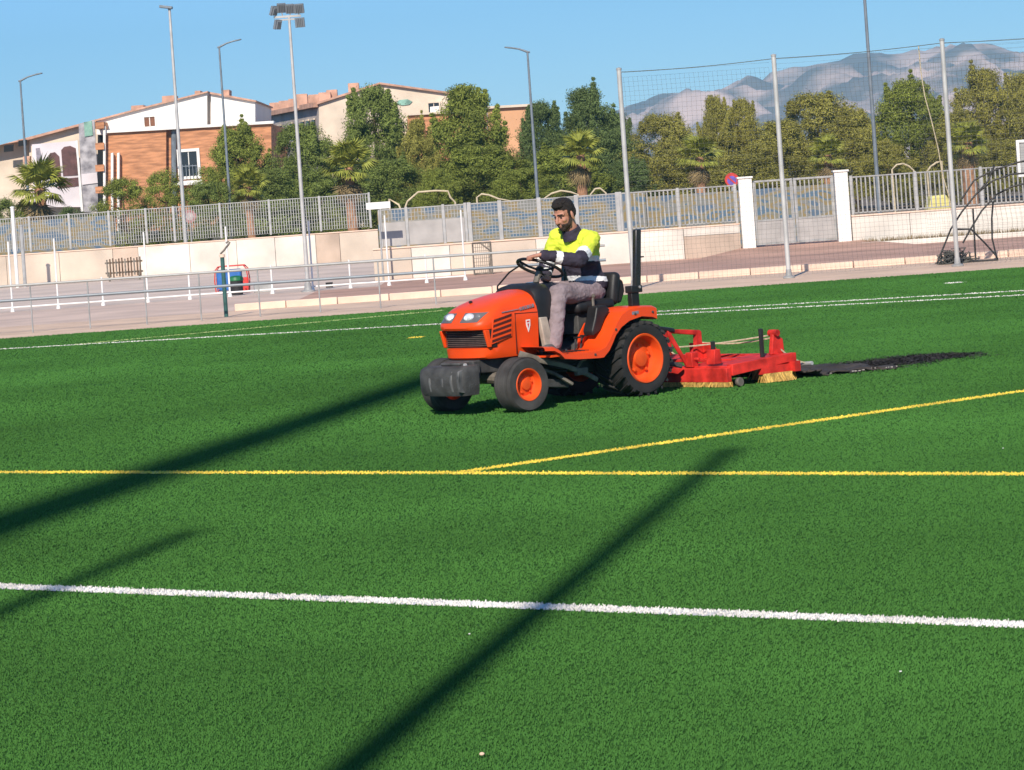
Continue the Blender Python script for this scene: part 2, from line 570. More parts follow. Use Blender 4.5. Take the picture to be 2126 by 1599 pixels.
def wall(name, label, spans, Y, z0, z1, th=0.25, cope=True):
    """spans: list of (x0, x1, material[, ztop]); each a cast panel of its own, joints recessed"""
    t = thing(name, label, 'wall', (spans[0][0], Y, 0))
    ox = spans[0][0]
    for sp in spans:
        x0, x1, m = sp[:3]
        lo = sp[3] if len(sp) > 3 else z0
        hi = sp[4] if len(sp) > 4 else z1
        q = MB()
        q.box(((x0 + x1) / 2 - ox, th / 2 + random.uniform(-.008, .008), (lo + hi) / 2), (x1 - x0 - 0.012, th, hi - lo))
        q.build('wall_panel', m, t, 0.008)
    if cope:
        q = MB()
        q.box(((spans[0][0] + spans[-1][1]) / 2 - ox, th / 2, z1 + 0.02), (spans[-1][1] - spans[0][0], th + 0.05, 0.04))
        q.build('coping', M_kerb, t, 0.008)
    return t


LW = 1.20   # left wall top
wall('boundary_wall', 'long patched white and beige concrete wall behind the court on the left',
     [(XL(-620), XL(-500), M_wallb), (XL(-500), XL(-380), M_wallw), (XL(-380), XL(-260), M_wallb), (XL(-260), XL(-120), M_wallb), (XL(-120), XL(10), M_wallb), (XL(10), XL(120), M_wallb), (XL(120), XL(232), M_wallb), (XL(232), XL(285), M_wallt), (XL(285), XL(392), M_wallw),
      (XL(392), XL(490), M_wallw), (XL(490), XL(570), M_wallw), (XL(570), XL(655), M_wallw), (XL(655), XL(705), M_wallt), (XL(705), XL(786), M_wallb)], LWALL_Y, -.02, 1.06)
RW = 0.76
wall('boundary_wall', 'low concrete wall under the sheet metal panels behind the railing end',
     [(X72(770), X72(850), M_wallb), (X72(850), X72(930), M_wallw), (X72(930), X72(1012), M_wallb)], WALL_Y, -.02, RW)
wall('boundary_wall', 'white wall with tan patch behind the tractor driver',
     [(X72(1012), X72(1110), M_wallb), (X72(1110), X72(1215), M_wallw), (X72(1215), X72(1310), M_wallw), (X72(1310), X72(1418), M_wallw), (X72(1418), X72(1536), M_wallt, -.02, .55), (X72(1418), X72(1536), M_wallw, .56, RW)], WALL_Y, -.02, RW)
wall('boundary_wall', 'white wall right of the gate behind the folded goal frame',
     [(X72(1769), X72(1890), M_wallw), (X72(1890), X72(2010), M_wallw), (X72(2010), X72(2130), M_wallw), (X72(2130), X72(2290), M_wallw), (X72(2290), X72(2440), M_wallw), (X72(2440), X72(2600), M_wallw)], WALL_Y, -.02, RW)


def infill(parent, x0, x1, z0, z1, pitch, bw, hp=0, hw=0.008, m=None, name='mesh_infill', y=0.0):
    q = MB()
    n = max(2, int((x1 - x0) / pitch))
    for i in range(n + 1):
        x = x0 + (x1 - x0) * i / n
        q.box((x, y, (z0 + z1) / 2), (bw, 0.012, z1 - z0))
    if hp:
        k = max(1, int((z1 - z0) / hp))
        for i in range(k + 1):
            q.box(((x0 + x1) / 2, y + 0.016, z0 + (z1 - z0) * i / k), (x1 - x0, 0.012, hw))
    o = q.build(name, m or M_galv, parent, smooth=0)
    o['kind'] = 'stuff'
    return o


def fence(label, xs, Y, z0, z1, pitch, bw, hp=0, hw=.008, m=None, pm=None, pw=.07, sheet_z=None, toprail=True):
    t = thing('fence', label, 'fence', (xs[0], Y, 0))
    ox = xs[0]
    for x in xs:
        q = MB()
        q.box((x - ox, 0, (z0 + z1) / 2 + 0.01), (pw, pw, z1 - z0 + 0.03))
        q.build('post', pm or M_galvp, t, 0.006)
    for a, c in zip(xs[:-1], xs[1:]):
        zz = z0 + 0.04
        if sheet_z:
            q = MB()
            q.box(((a + c) / 2 - ox, -0.02, (z0 + 0.02 + sheet_z) / 2), (c - a - pw - .01, 0.02, sheet_z - z0 - 0.02))
            q.build('sheet_panel', M_sheet, t, 0.004)
            zz = sheet_z + 0.015
        infill(t, a - ox + pw / 2, c - ox - pw / 2, zz, z1 - 0.02, pitch, bw, hp, hw, m)
        if toprail:
            q = MB()
            q.box(((a + c) / 2 - ox, 0, z1 - 0.015), (c - a - pw, 0.035, 0.03))
            q.build('top_rail', m or M_galv, t)
    return t


FT = 1.76
fence('grey grating fence above the long wall on the left', [XL(p) for p in (-620, -530, -440, -350, -260, -180, -100, -20, 62, 145, 228, 305, 363, 460, 563, 668, 772)], LWALL_Y + .12, 1.16, 2.36, .085, .026, .12, .010, pw=.07)
fence('grating fence with solid sheet metal lower panels left of the driver', [X72(p) for p in (790, 845, 922, 968)], WALL_Y + .12, RW + .05, FT, .08, .018, .10, .012, sheet_z=1.42)
fence('square mesh fence panels over the white wall behind the driver', [X72(p) for p in (976, 1040, 1122, 1200, 1286)], WALL_Y + .12, RW + .05, FT, .075, .014, .075, .014, pw=.1)
fence('vertical bar fence on the white wall left of the gate', [X72(p) for p in (1292, 1412, 1532)], WALL_Y + .12, RW + .05, FT, .105, .034, .5, .03)
fence('vertical bar fence on the white wall right of the gate', [X72(p) for p in (1774, 1908, 2045, 2180, 2315, 2450, 2600)], WALL_Y + .12, RW + .05, FT, .105, .034, .5, .03)

# gate with two pillars and a ramp
for px, lb in ((1551, 'white square gate pillar left of the grey gate'), (1751, 'white square gate pillar right of the grey gate')):
    t = thing('gate_pillar', lb, 'pillar', (X72(px, 440), WALL_Y - .05, 0), 0, 'white gate pillars')
    q = MB()
    q.box((0, 0.15, 0.93), (0.33, 0.33, 1.94))
    q.build('shaft', M_bwhite, t, 0.012)
    q = MB()
    q.box((0, 0.15, 1.92), (0.39, 0.39, 0.05))
    q.build('cap', M_bwhite, t, 0.01)
g0, g1 = X72(1551, 440) + .18, X72(1751, 440) - .18
t = thing('gate', 'grey double gate with bars above solid sheet between white pillars', 'gate', (g0, WALL_Y + .1, 0))
gw = g1 - g0
for k in range(2):
    x0, x1 = k * gw / 2 + .01, (k + 1) * gw / 2 - .01
    q = MB()
    for xx in (x0 + .025, x1 - .025):
        q.box((xx, 0, 1.02), (.05, .05, 1.62))
    for zz in (.235, .82, 1.80):
        q.box(((x0 + x1) / 2, 0, zz), (x1 - x0 - .1, .045, .05))
    lf = q.build('gate_leaf', M_galv, t, .004)
    q = MB()
    q.box(((x0 + x1) / 2, 0.0, .53), (x1 - x0 - .1, .02, .53))
    q.build('sheet_panel', M_sheet, lf)
    infill(lf, x0 + .06, x1 - .06, .85, 1.77, .105, .03, name='bar_infill')
q = MB()
xa, xb = g0 - 0.4, g1 + 0.6
q.add([(xa - 1.6, 68.9, .002), (xb + 1.2, 68.9, .002), (xb, WALL_Y + .05, .17), (xa, WALL_Y + .05, .17), (xb, WALL_Y + 3, .17), (xa, WALL_Y + 3, .17)], [(0, 1, 2, 3), (3, 2, 4, 5)])
struct(q.build('gate_ramp', M_pave, smooth=0))

# planter edging in front of the right wall
t = thing('planting_bed', 'low white edged bed with dry grass along the right wall', 'planter', (X72(1760), WALL_Y - .9, 0))
q = MB()
q.box((3.0, 0, .05), (5.6, .12, .14))
q.build('edging', M_wallw, t, .01)
q = MB()
q.box((3.0, .46, .04), (5.6, .78, .06))
q.build('soil_bed', M_soil, t)
gv = []
for i in range(1500):
    x, y = random.uniform(.3, 5.7), random.uniform(.12, .8)
    a = random.uniform(0, 6.28)
    h = random.uniform(.06, .2)
    c, s = math.cos(a) * .012, math.sin(a) * .012
    gv += [(x - c, y - s, .06), (x + c, y + s, .06), (x + random.uniform(-.05, .05), y + random.uniform(-.05, .05), .06 + h)]
o = link('dry_grass', npmesh('dry_grass', np.array(gv), np.arange(len(gv)).reshape(-1, 3), M_palmdry), t)
o['kind'] = 'stuff'

# mural walls seen through the fences
for x0, x1, Y, h, lb in ((X72(785) * 1.11, X72(1345) * 1.11 - .01, 80, 1.72, 'low wall painted with blue and yellow waves behind the mesh fence'),
                         (X72(1345) * 1.11, X72(1745) * 1.11, 80, 1.6, 'blue and yellow painted wall seen through the gate bars'),
                         (P(-60, 480, 106).x, P(238, 480, 106).x, 106, 2.25, 'blue and yellow painted wall behind the far left fence')):
    q = MB()
    q.box(((x1 - x0) / 2, 0, h / 2), (x1 - x0, .15, h))
    o = q.build('painted_wall', M_mural, bevel=.01)
    o.location = (x0, Y, 0)
    tag(o, lb, 'wall')

# ------------------------------------------------------------------ railings by the pitch and the court
t = thing('pitch_railing', 'low two rail metal barrier along the edge of the turf on the left', 'railing', (0, 51.6, 0))
rail_x = [P(p, 680 - (p - 68) * .068, 51.6).x for p in (-170, -50, 68, 187, 305, 418, 540, 665, 790, 905)]
for x in rail_x:
    q = MB()
    q.tube([(x, 0, 0), (x, 0, .84)], .014, 8)
    q.build('post', M_galv, t)
for z, r in ((.86, .022), (.60, .026)):
    q = MB()
    q.tube([(rail_x[0] - .5, 0, z), (1.6, 0, z - .02)], r, 8)
    q.build('rail', M_dpole if z < .7 else M_galv, t)

t = thing('court_railing', 'white post railing with bottom bar at the edge of the grey court', 'railing', (0, 66.5, 0))
for px, tall in ((-75, 1), (27, 1), (122, 1), (215, 0), (308, 1), (395, 0), (478, 1), (566, 0), (650, 1), (728, 0), (808, 1), (886, 0), (966, 1)):
    py = 654 - (px - 27) * .084
    x = P(px, py, 66.5).x
    h = (1.62 if tall else .66)
    q = MB()
    q.tube([(x, 0, 0), (x, 0, h)], .021, 8)
    p_ = q.build('post', M_white, t)
    q = MB()
    q.lathe([(.001, .0), (.05, .0), (.04, .06), (.021, .09)], (x, 0, 0), 'z', 10)
    q.build('foot', M_white, p_)
xa, xb = P(-75, 660, 66.5).x, P(966, 575, 66.5).x
for z, r, m in ((.10, .020, M_white), (.60, .022, M_galvp)):
    q = MB()
    q.tube([(xa, 0.0, z), (xb, 0.0, z)], r, 8)
    q.build('rail', m, t)

# three thin upright poles standing at the left fence
for px, p0, p1, lb in ((26, 432, 530, 'thin white pole at the far left in front of the grating fence'), (42, 470, 532, 'short grey pole beside the far left white pole')):
    a, c = P(px + 6, p1, 97), P(px, p0, 97)
    q = MB()
    q.tube([(0, 0, 0), (0, 0, c.z)], .06, 8)
    q.lathe([(.001, c.z), (.075, c.z), (.075, c.z + .04), (.001, c.z + .06)], (0, 0, 0), 'z', 8)
    o = q.build('pole', M_white if px < 30 else M_galvp)
    o.location = (a.x, 97, 0)
    tag(o, lb, 'pole')

# ------------------------------------------------------------------ ball-stop net posts and net
NETY = 52.4
posts = [(P(1316, 590, NETY).x, 3.98), (P(1638, 575, NETY).x, 4.03), (P(1988, 548, NETY).x, 4.10), (P(1988, 548, NETY).x + 3.2, 4.1)]
t = thing('ball_stop_net', 'tall ball stop netting on grey posts along the right side of the pitch', 'net', (posts[0][0], NETY, 0))
ox = posts[0][0]
for x, h in posts:
    q = MB()
    q.tube([(x - ox, 0, 0), (x - ox, 0, h)], .043, 12)
    p_ = q.build('post', M_pole, t)
    q = MB()
    q.lathe([(.001, h), (.050, h), (.050, h + .035), (.001, h + .05)], (x - ox, 0, 0), 'z', 12)
    q.build('cap', M_galvp, p_)
    q = MB()
    q.lathe([(.001, 0), (.11, 0), (.11, .03), (.06, .05), (.05, .16)], (x - ox, 0, 0), 'z', 12)
    q.build('base_collar', M_galv, p_)


def net_sheet(x0, x1, z0, z1, step, th, sag, y=.06, seed=0):
    r_ = random.Random(seed)
    q = MB()
    nx, nz = int((x1 - x0) / step), int((z1 - z0) / step)
    def pt(i, j):
        u, w = i / nx, j / nz
        bl = math.sin(u * math.pi) * math.sin(w * 2.6) * .10
        return (x0 + (x1 - x0) * u + .02 * math.sin(j * .7 + seed), y + bl + .03 * math.sin(i * .21 + seed), z0 + (z1 - z0) * w - sag * math.sin(u * math.pi) * w)
    for i in range(nx + 1):
        q.tube([pt(i, j) for j in range(0, nz + 1, 4)], th, 3, False)
    for j in range(nz + 1):
        q.tube([pt(i, j) for i in range(0, nx + 1, 4)], th, 3, False)
    return q


for k in range(3):
    x0, x1 = posts[k][0] - ox, posts[k + 1][0] - ox
    o = net_sheet(x0, x1, .05, posts[k][1] - .05, 0.085, .0017, .0, seed=k).build('netting', M_net, t)
    o['kind'] = 'stuff'
    q = MB()
    n = 14
    q.tube([(x0 + (x1 - x0) * i / n, 0, posts[k][1] + (posts[k + 1][1] - posts[k][1]) * i / n - .04 - .03 * math.sin(math.pi * i / n)) for i in range(n + 1)], .007, 5)
    q.build('top_rope', M_net, t)
o = net_sheet(posts[2][0] - ox - .45, posts[3][0] - ox, .05, 4.0, .09, .0017, .0, y=.35, seed=9).build('netting', M_net, t)
o['kind'] = 'stuff'
q = MB()
q.tube([P(a, c, NETY + .1) - Vector((ox, NETY, 0)) for a, c in ((1907, 96), (1912, 150), (1920, 200), (1935, 255), (1948, 310), (1956, 360), (1968, 400), (1975, 430))], .011, 5)
q.build('hanging_rope', M_rope, t)

# masts behind the camera whose shadows cross the turf
tanE = math.tan(SUN_EL)
for tip, base_y, rad, lb in (((1517, 933), -2.6, .088, 'pole behind the photographer whose shadow crosses the bottom of the picture'),
                             ((400, 1104), -7.0, .090, 'pole behind the photographer whose short shadow lies at the left edge'),
                             ((985, 757), -22.0, .36, 'thick mast behind the photographer whose broad shadow reaches the tractor')):
    g = G(*tip)
    L = (g.y - base_y) / math.cos(SHADOW_AZ)
    bx = g.x - L * math.sin(SHADOW_AZ)
    h = L * tanE
    t = thing('pole', lb, 'pole', (bx, base_y, 0))
    q = MB()
    q.tube([(0, 0, 0), (0, 0, h * .5), (0, 0, h)], [rad * 1.05, rad, rad * .92], 14)
    q.build('shaft', M_pole, t)
    q = MB()
    q.lathe([(.001, 0), (rad * 2, 0), (rad * 2, .03), (rad * 1.1, .05), (rad * 1.05, .25)], (0, 0, 0), 'z', 14)
    q.build('base_plate', M_galv, t)

# ------------------------------------------------------------------ lamps and floodlights
def street_lamp(px, top, Y, side, label, arm=(.34, .10), r=.07):
    c = P(px, top, Y)
    t = thing('street_lamp', label, 'street lamp', (c.x, Y, 0), 0, 'grey street lamps beyond the pitch')
    h = c.z
    q = MB()
    q.tube([(0, 0, 0), (0, 0, h * .35), (0, 0, h)], [r * 1.25, r, r * .62], 10)
    q.build('pole', M_dpole, t)
    s = side
    k = Y / FPX
    q = MB()
    ax = 46 * k * s
    q.tube([(-.10 * s, 0, h - .02), (0, 0, h + .0), (ax * .35, 0, h + 7 * k), (ax * .72, 0, h + 11 * k)], [r * .5, r * .75, r * .55, r * .5], 8)
    q.build('arm', M_dpole, t)
    q = MB()
    q.prism([(ax * .68, h + 10 * k - .02), (ax * .74, h + 12.5 * k), (ax * 1.0, h + 14 * k), (ax * 1.03, h + 13 * k), (ax * .98, h + 11.5 * k)], -.13, .13)
    q.build('lamp_head', M_dpole, t, .01)
    return t


street_lamp(42, 168, 150, 1, 'leftmost grey street lamp rising beside the banner building', r=.075)
street_lamp(455, 98, 150, 1, 'grey street lamp in front of the white gabled house', r=.075)
street_lamp(1095, 108, 112, -1, 'grey street lamp behind the driver with its arm to the left', r=.062)
c0 = P(1797, 0, 100)
t = thing('lamp_column', 'tall grey lamp column leaving the top of the picture on the right', 'street lamp', (P(1826, 440, 100).x, 100, 0))
q = MB()
q.tube([(0, 0, 0), (0, 0, 4), (0, 0, 10.5)], [.075, .065, .045], 10)
q.build('pole', M_dpole, t)
q = MB()
q.tube([(0, 0, 10.45), (-.5, 0, 10.75), (-1.1, 0, 10.85)], .05, 8)
q.prism([(-1.0, 10.8), (-1.0, 10.9), (-1.6, 10.95), (-1.6, 10.85)], -.14, .14)
q.build('arm', M_dpole, t)

# slim mast
c0 = P(347, 20, 104)
t = thing('light_mast', 'slim pale mast with a small flat lamp left of the floodlights', 'mast', (P(384, 480, 104).x, 104, 0))
q = MB()
q.tube([(0, 0, 0), (0, 0, 4), (0, 0, c0.z)], [.075, .065, .045], 12)
q.build('pole', M_pole, t)
q = MB()
q.box((-.12, 0, c0.z + .09), (.46, .3, .09), Matrix.Rotation(R(10), 3, 'Y'))
q.box((0, 0, c0.z + .03), (.10, .10, .1))
q.build('lamp_head', M_dpole, t, .01)

# floodlight mast
c0 = P(603, 34, 66.0)
t = thing('floodlight_mast', 'tall pale mast carrying a cluster of dark floodlights', 'floodlight', (P(640, 604, 66).x, 66.0, 0))
H_ = c0.z
q = MB()
q.tube([(0, 0, 0), (0, 0, 3), (0, 0, H_)], [.050, .042, .030], 14)
q.build('pole', M_pole, t)
q = MB()
q.lathe([(.001, 0), (.16, 0), (.16, .03), (.09, .05), (.075, .2)], (0, 0, 0), 'z', 14)
q.build('base_plate', M_galv, t)
q = MB()
q.box((-.04, 0, H_), (.62, .05, .05))
q.box((-.02, 0, H_ - .07), (.5, .04, .035))
q.build('crossbar', M_galvp, t)
for dx, dz, rx, rz, sx in ((-.33, .15, 25, 48, .20), (-.16, .20, 25, 8, .20), (.03, .17, 25, 0, .19), (.24, .16, 22, -6, .23), (-.27, -.17, 18, 50, .2), (.24, -.16, 12, -6, .22)):
    q = MB()
    Rm = Matrix.Rotation(R(rz), 3, 'Z') @ Matrix.Rotation(R(rx), 3, 'X')
    q.box((dx, -.05, H_ + dz), (sx, .06, .22), Rm)
    for f in range(4):
        q.box(Vector((dx, -.05, H_ + dz)) + Rm @ Vector((-.06 + f * .04, -.045, 0)), (.008, .04, .2), Rm)
    fl = q.build('floodlight', M_dpole, t, .006)
    q = MB()
    q.tube([(dx * .9, 0, H_ + (.0 if dz > 0 else -.06)), (dx, -.03, H_ + dz * .6)], .012, 6)
    q.build('bracket', M_galvp, fl)

# ------------------------------------------------------------------ small things by the court
g = G(470, 658)
t = thing('green_post', 'dark green post with a bent metal hook on top by the turf edge', 'post', (g.x, g.y, 0))
hh = P(461, 532, g.y).z
q = MB()
q.tube([(0, 0, 0), (0, 0, hh)], .038, 12)
q.build('shaft', M_green, t)
q = MB()
q.tube([(-.01, 0, hh), (-.02, 0, hh + .05), (.04, -.01, hh + .10), (.09, -.01, hh + .16), (.13, -.01, hh + .20), (.155, -.01, hh + .24), (.13, -.01, hh + .265), (.09, -.01, hh + .23)], .018, 8)
q.build('hook', M_dirtmetal, t)
q = MB()
q.lathe([(.001, hh - .02), (.05, hh - .02), (.05, hh + .03), (.001, hh + .04)], (0, 0, 0), 'z', 12)
q.build('collar', M_kerb, t)

# red framed blue container
g = G(485, 606)
Yb = 69.0
a, c = P(447, 604, Yb), P(513, 550, Yb)
t = thing('storage_cart', 'blue container in a red tubular frame behind the green post', 'cart', (a.x, Yb, 0))
w, h = c.x - a.x, c.z
q = MB()
for y in (0, .45):
    q.tube([(0.02, y, .05), (0, y, h * .5), (0.03, y, h - .08), (.1, y, h), (w - .1, y, h), (w - .03, y, h - .08), (w, y, h * .5), (w - .02, y, .05)], .014, 8)
for z in (.12, h - .02):
    q.tube([(.08, 0, z), (.08, .45, z)], .016, 6)
    q.tube([(w - .08, 0, z), (w - .08, .45, z)], .016, 6)
q.build('frame', M_redp, t)
q = MB()
q.box((w * .42, .22, h * .50), (w * .74, .36, h * .76))
q.build('container', M_blue, t, .04)
q = MB()
q.box((w * .9, .22, .2), (w * .16, .3, .34))
q.build('side_box', M_redp, t, .02)
t = thing('litter_bin', 'dark litter bin with green lid in front of the blue container', 'bin', (P(492, 612, 67.6).x, 67.6, 0))
hb = P(490, 573, 67.6).z
q = MB()
q.lathe([(.001, .0), (.145, .0), (.165, hb * .74), (.155, hb * .76), (.001, hb * .76)], (0, 0, 0), 'z', 20)
q.build('body', M_bindark, t)
q = MB()
q.lathe([(.17, hb * .74), (.18, hb * .78), (.165, hb * .93), (.11, hb), (.001, hb * 1.02)], (0, 0, 0), 'z', 20)
q.build('lid', M_greenlid, t)
# small dark box on the court and bench
for px, py, s, lb in ((684, 597, (.16, .14, .10), 'small dark box on the ground right of the floodlight mast'), (546, 596, (.42, .2, .22), 'low grey box on the court beside the red frame')):
    g = G(px, py)
    g.y = 68.5
    x = P(px, py, 68.5).x
    q = MB()
    q.box((0, 0, s[2] / 2), s)
    q.box((0, 0, s[2] + .012), (s[0] * 1.06, s[1] * 1.06, .024))
    o = q.build('box', M_bindark if px > 600 else M_galv, bevel=.01)
    o.location = (x, 68.5, 0)
    tag(o, lb, 'box')
# timber pallet-like barrier on the court
t = thing('low_barrier', 'low slatted wooden barrier standing against the left wall', 'barrier', (P(225, 588, 96).x, 96, 0))
for i in range(12):
    q = MB()
    q.box((i * .10, 0, .45), (.045, .04, .56 + .04 * (i % 3)))
    q.build('slat', M_bark if i % 3 else M_dirtmetal, t)
for z in (.28, .62):
    q = MB()
    q.box((.55, .04, z), (1.25, .035, .06))
    q.build('rail', M_dirtmetal, t)
q = MB()
for x in (0.05, 1.05):
    q.box((x, .02, .13), (.06, .06, .26))
q.build('feet', M_dirtmetal, t)

# grey cabinet beside the wall corner
t = thing('wire_cage', 'rust grey wire cage standing at the wall corner left of the driver', 'cage', (P(985, 570, 70.5).x, 70.5, 0))
wc = P(1022, 560, 70.5).x - P(985, 570, 70.5).x
hc = P(1002, 503, 70.5).z
q = MB()
for x in (0, wc):
    for y in (0, .35):
        q.tube([(x, y, 0), (x, y, hc)], .018, 6)
for z in (.03, hc - .01):
    q.tube([(0, 0, z), (wc, 0, z), (wc, .35, z), (0, .35, z)], .016, 6, closed=True)
q.tube([(wc * .4, 0, hc), (wc, 0, hc * .7), (wc * .8, 0, 0)], .02, 6)
q.build('frame', M_dirtmetal, t)
infill(t, .02, wc - .02, .05, hc - .03, .05, .012, .08, .01, M_dirtmetal, 'wire_mesh')

# signs behind the fences
def sign(px, top, bot, Y, lb):
    c, d = P(px, top, Y), P(px, bot, Y)
    t = thing('road_sign', lb, 'sign', (c.x, Y, 0), 0)
    s = (c.z - d.z)
    q = MB()
    q.tube([(0, .03, 0), (0, .03, c.z - .02)], .03, 8)
    q.build('post', M_galv, t)
    return t, s, (c.z + d.z) / 2


t, s, z = sign(1518, 357, 390, 84, 'red and blue no stopping sign on a post left of the gate')
q = MB()
q.lathe([(.001, -.02), (s * .44, -.02), (s * .44, .0), (.001, .0)], (0, 0, z), 'y', 24)
q.build('red_disc', M_redp, t)
q = MB()
q.lathe([(.001, -.026), (s * .29, -.026), (s * .29, -.021), (.001, -.021)], (0, 0, z - .02), 'y', 24)
q.build('blue_disc', mat('sign_blue', (.16, .10, .45), .5), t)
q = MB()
q.box((0, -.031, z - .02), (s * .6, .006, s * .1), Matrix.Rotation(R(45), 3, 'Y'))
q.build('red_bar', M_redp, t)
t, s, z = sign(393, 436, 463, 106, 'round pinkish road sign seen through the left fence')
q = MB()
q.lathe([(.001, -.02), (s * .5, -.02), (s * .5, .0), (.001, .0)], (0, 0, z), 'y', 24)
q.build('disc', mat('faded_red', (.42, .18, .17), .7), t)
q = MB()
q.lathe([(.001, -.027), (s * .3, -.027), (s * .3, -.021), (.001, -.021)], (0, 0, z), 'y', 24)
q.build('inner_disc', mat('faded_white', (.52, .42, .40), .7), t)
a, c = P(758, 436, 71), P(807, 420, 71)
t = thing('blank_sign', 'blank white rectangular sign at the end of the left fence', 'sign', (P(786, 436, 71).x, 71, 0))
q = MB()
q.box((0, 0, (a.z + c.z) / 2 + .01), (c.x - a.x, .03, .17))
q.build('plate', M_white, t, .004)
q = MB()
q.tube([(0, .04, 0), (0, .04, c.z - .02)], .025, 8)
q.build('post', M_galvp, t)

# cream hoops of the park pergola behind the fence
HO = [([(838, 440), (846, 418), (868, 399), (905, 396), (930, 397), (935, 410), (945, 420)], 'tall cream hoop rising behind the fence left of the driver'),
      ([(834, 440), (828, 425), (808, 413)], 'short cream branch-like hoop end near the blank sign'),
      ([(990, 410), (1000, 403), (1015, 405), (1035, 413), (1060, 417)], 'low cream hoop above the mesh fence right of the tall hoop'),
      ([(1130, 412), (1145, 402), (1165, 396), (1185, 399), (1200, 404)], 'cream hoop just above the driver head'),
      ([(1226, 404), (1236, 392), (1246, 391), (1258, 401)], 'small cream hoop right of the driver head'),
      ([(1852, 352), (1862, 342), (1875, 340), (1887, 345), (1897, 354)], 'cream hoop above the bar fence right of the gate'),
      ([(1925, 356), (1932, 346), (1945, 337), (1955, 334)], 'partial cream hoop beside the hanging rope')]
for pts, lb in HO:
    p3 = [P(a, c, 92) for a, c in pts]
    q = MB()
    base = Vector((p3[0].x, 92, 0))
    full = [Vector((p3[0].x + .02, 92, 0))] + p3 + [Vector((p3[-1].x, 92, 0))]
    q.tube([p - base for p in full], .03, 8)
    o = q.build('pergola_hoop', M_cream)
    o.location = base
    tag(o, lb, 'hoop')

# yellow covered thing and a parked car behind the fences
a, c = P(1922, 432, 79), P(1975, 403, 79)
q = MB()
w = c.x - a.x
q.prism([(0, 0), (w, 0), (w * .98, c.z * .8), (w * .8, c.z), (w * .25, c.z * .98), (w * .06, c.z * .6)], 0, .8)
o = q.build('covered_stack', M_yellowcloth, bevel=.05)
o.location = (a.x, 79, 0)
tag(o, 'pale yellow covered stack behind the bar fence', 'cover')


# ------------------------------------------------------------------ folded goal frame and backboard on the right
GY = 54.0
t = thing('folded_goal', 'black curved tube frame of a folded goal with bunched net at the right', 'goal frame', (P(1985, 550, GY).x, GY, 0))
gb = Vector((P(1985, 550, GY).x, GY, 0))
for pts, dy in (([(1945, 548), (1974, 476), (1997, 440), (2024, 406), (2051, 377), (2065, 343)], 0.0),
                ([(1999, 505), (2015, 476), (2038, 438), (2069, 404), (2100, 388), (2150, 376)], .5),
                ([(1988, 476), (2016, 476)], .0), ([(2016, 476), (2045, 505), (2069, 532), (2072, 546)], .0), ([(2020, 545), (2072, 541)], .0),
                ([(2020, 433), (2022, 470), (2026, 545)], .5), ([(2062, 418), (2059, 455), (2060, 496), (2070, 543)], .7),
                ([(1997, 413), (2022, 375), (2051, 359), (2080, 348), (2110, 338), (2150, 330)], .3),
                ([(2030, 400), (2062, 375), (2100, 362), (2150, 358)], .1), ([(1945, 547), (2022, 549)], .25)):
    p3 = [P(a, c, GY + dy) - gb for a, c in pts]
    p3 = [Vector((p.x, p.y, max(p.z, .02))) for p in p3]
    q = MB()
    q.tube(p3, .017, 8)
    q.build('tube', M_black, t)
q = MB()
r_ = random.Random(5)
for i in range(26):
    cx, cy, cz = r_.uniform(-.28, .36), r_.uniform(-.1, .4), r_.uniform(.04, .26)
    pts = []
    for k in range(9):
        pts.append((cx + r_.uniform(-.16, .16), cy + r_.uniform(-.15, .15), max(.012, cz + r_.uniform(-.14, .10) - abs(cx) * .2)))
    q.tube(pts, .011, 4, False)
o = q.build('bunched_net', M_net, t)
o['kind'] = 'stuff'
YB = 58
a, c = P(2114, 368, YB), P(2126, 290, YB)
t = thing('backboard', 'white framed backboard cut by the right edge of the picture', 'backboard', (P(2114, 368, YB).x, YB, 0))
z0, z1 = a.z, P(2112, 291, YB).z
q = MB()
q.box((.03, 0, (z0 + z1) / 2), (.06, .05, z1 - z0))
q.box((1.17, 0, (z0 + z1) / 2), (.06, .05, z1 - z0))
q.box((.6, 0, z1 - .03), (1.08, .05, .06))
q.box((.6, 0, z0 + .03), (1.08, .05, .06))
q.build('frame', M_white, t, .005)
q = MB()
q.box((.6, .012, (z0 + z1) / 2), (1.08, .02, z1 - z0 - .12))
q.build('board', M_galv, t)
q = MB()
q.tube([(.6, .08, 0), (.6, .08, z1 - .1)], .06, 10)
q.build('post', M_dpole, t)

# ------------------------------------------------------------------ buildings
def poly(pts, Y):
    return [(P(a, c, Y).x, P(a, c, Y).z) for a, c in pts]


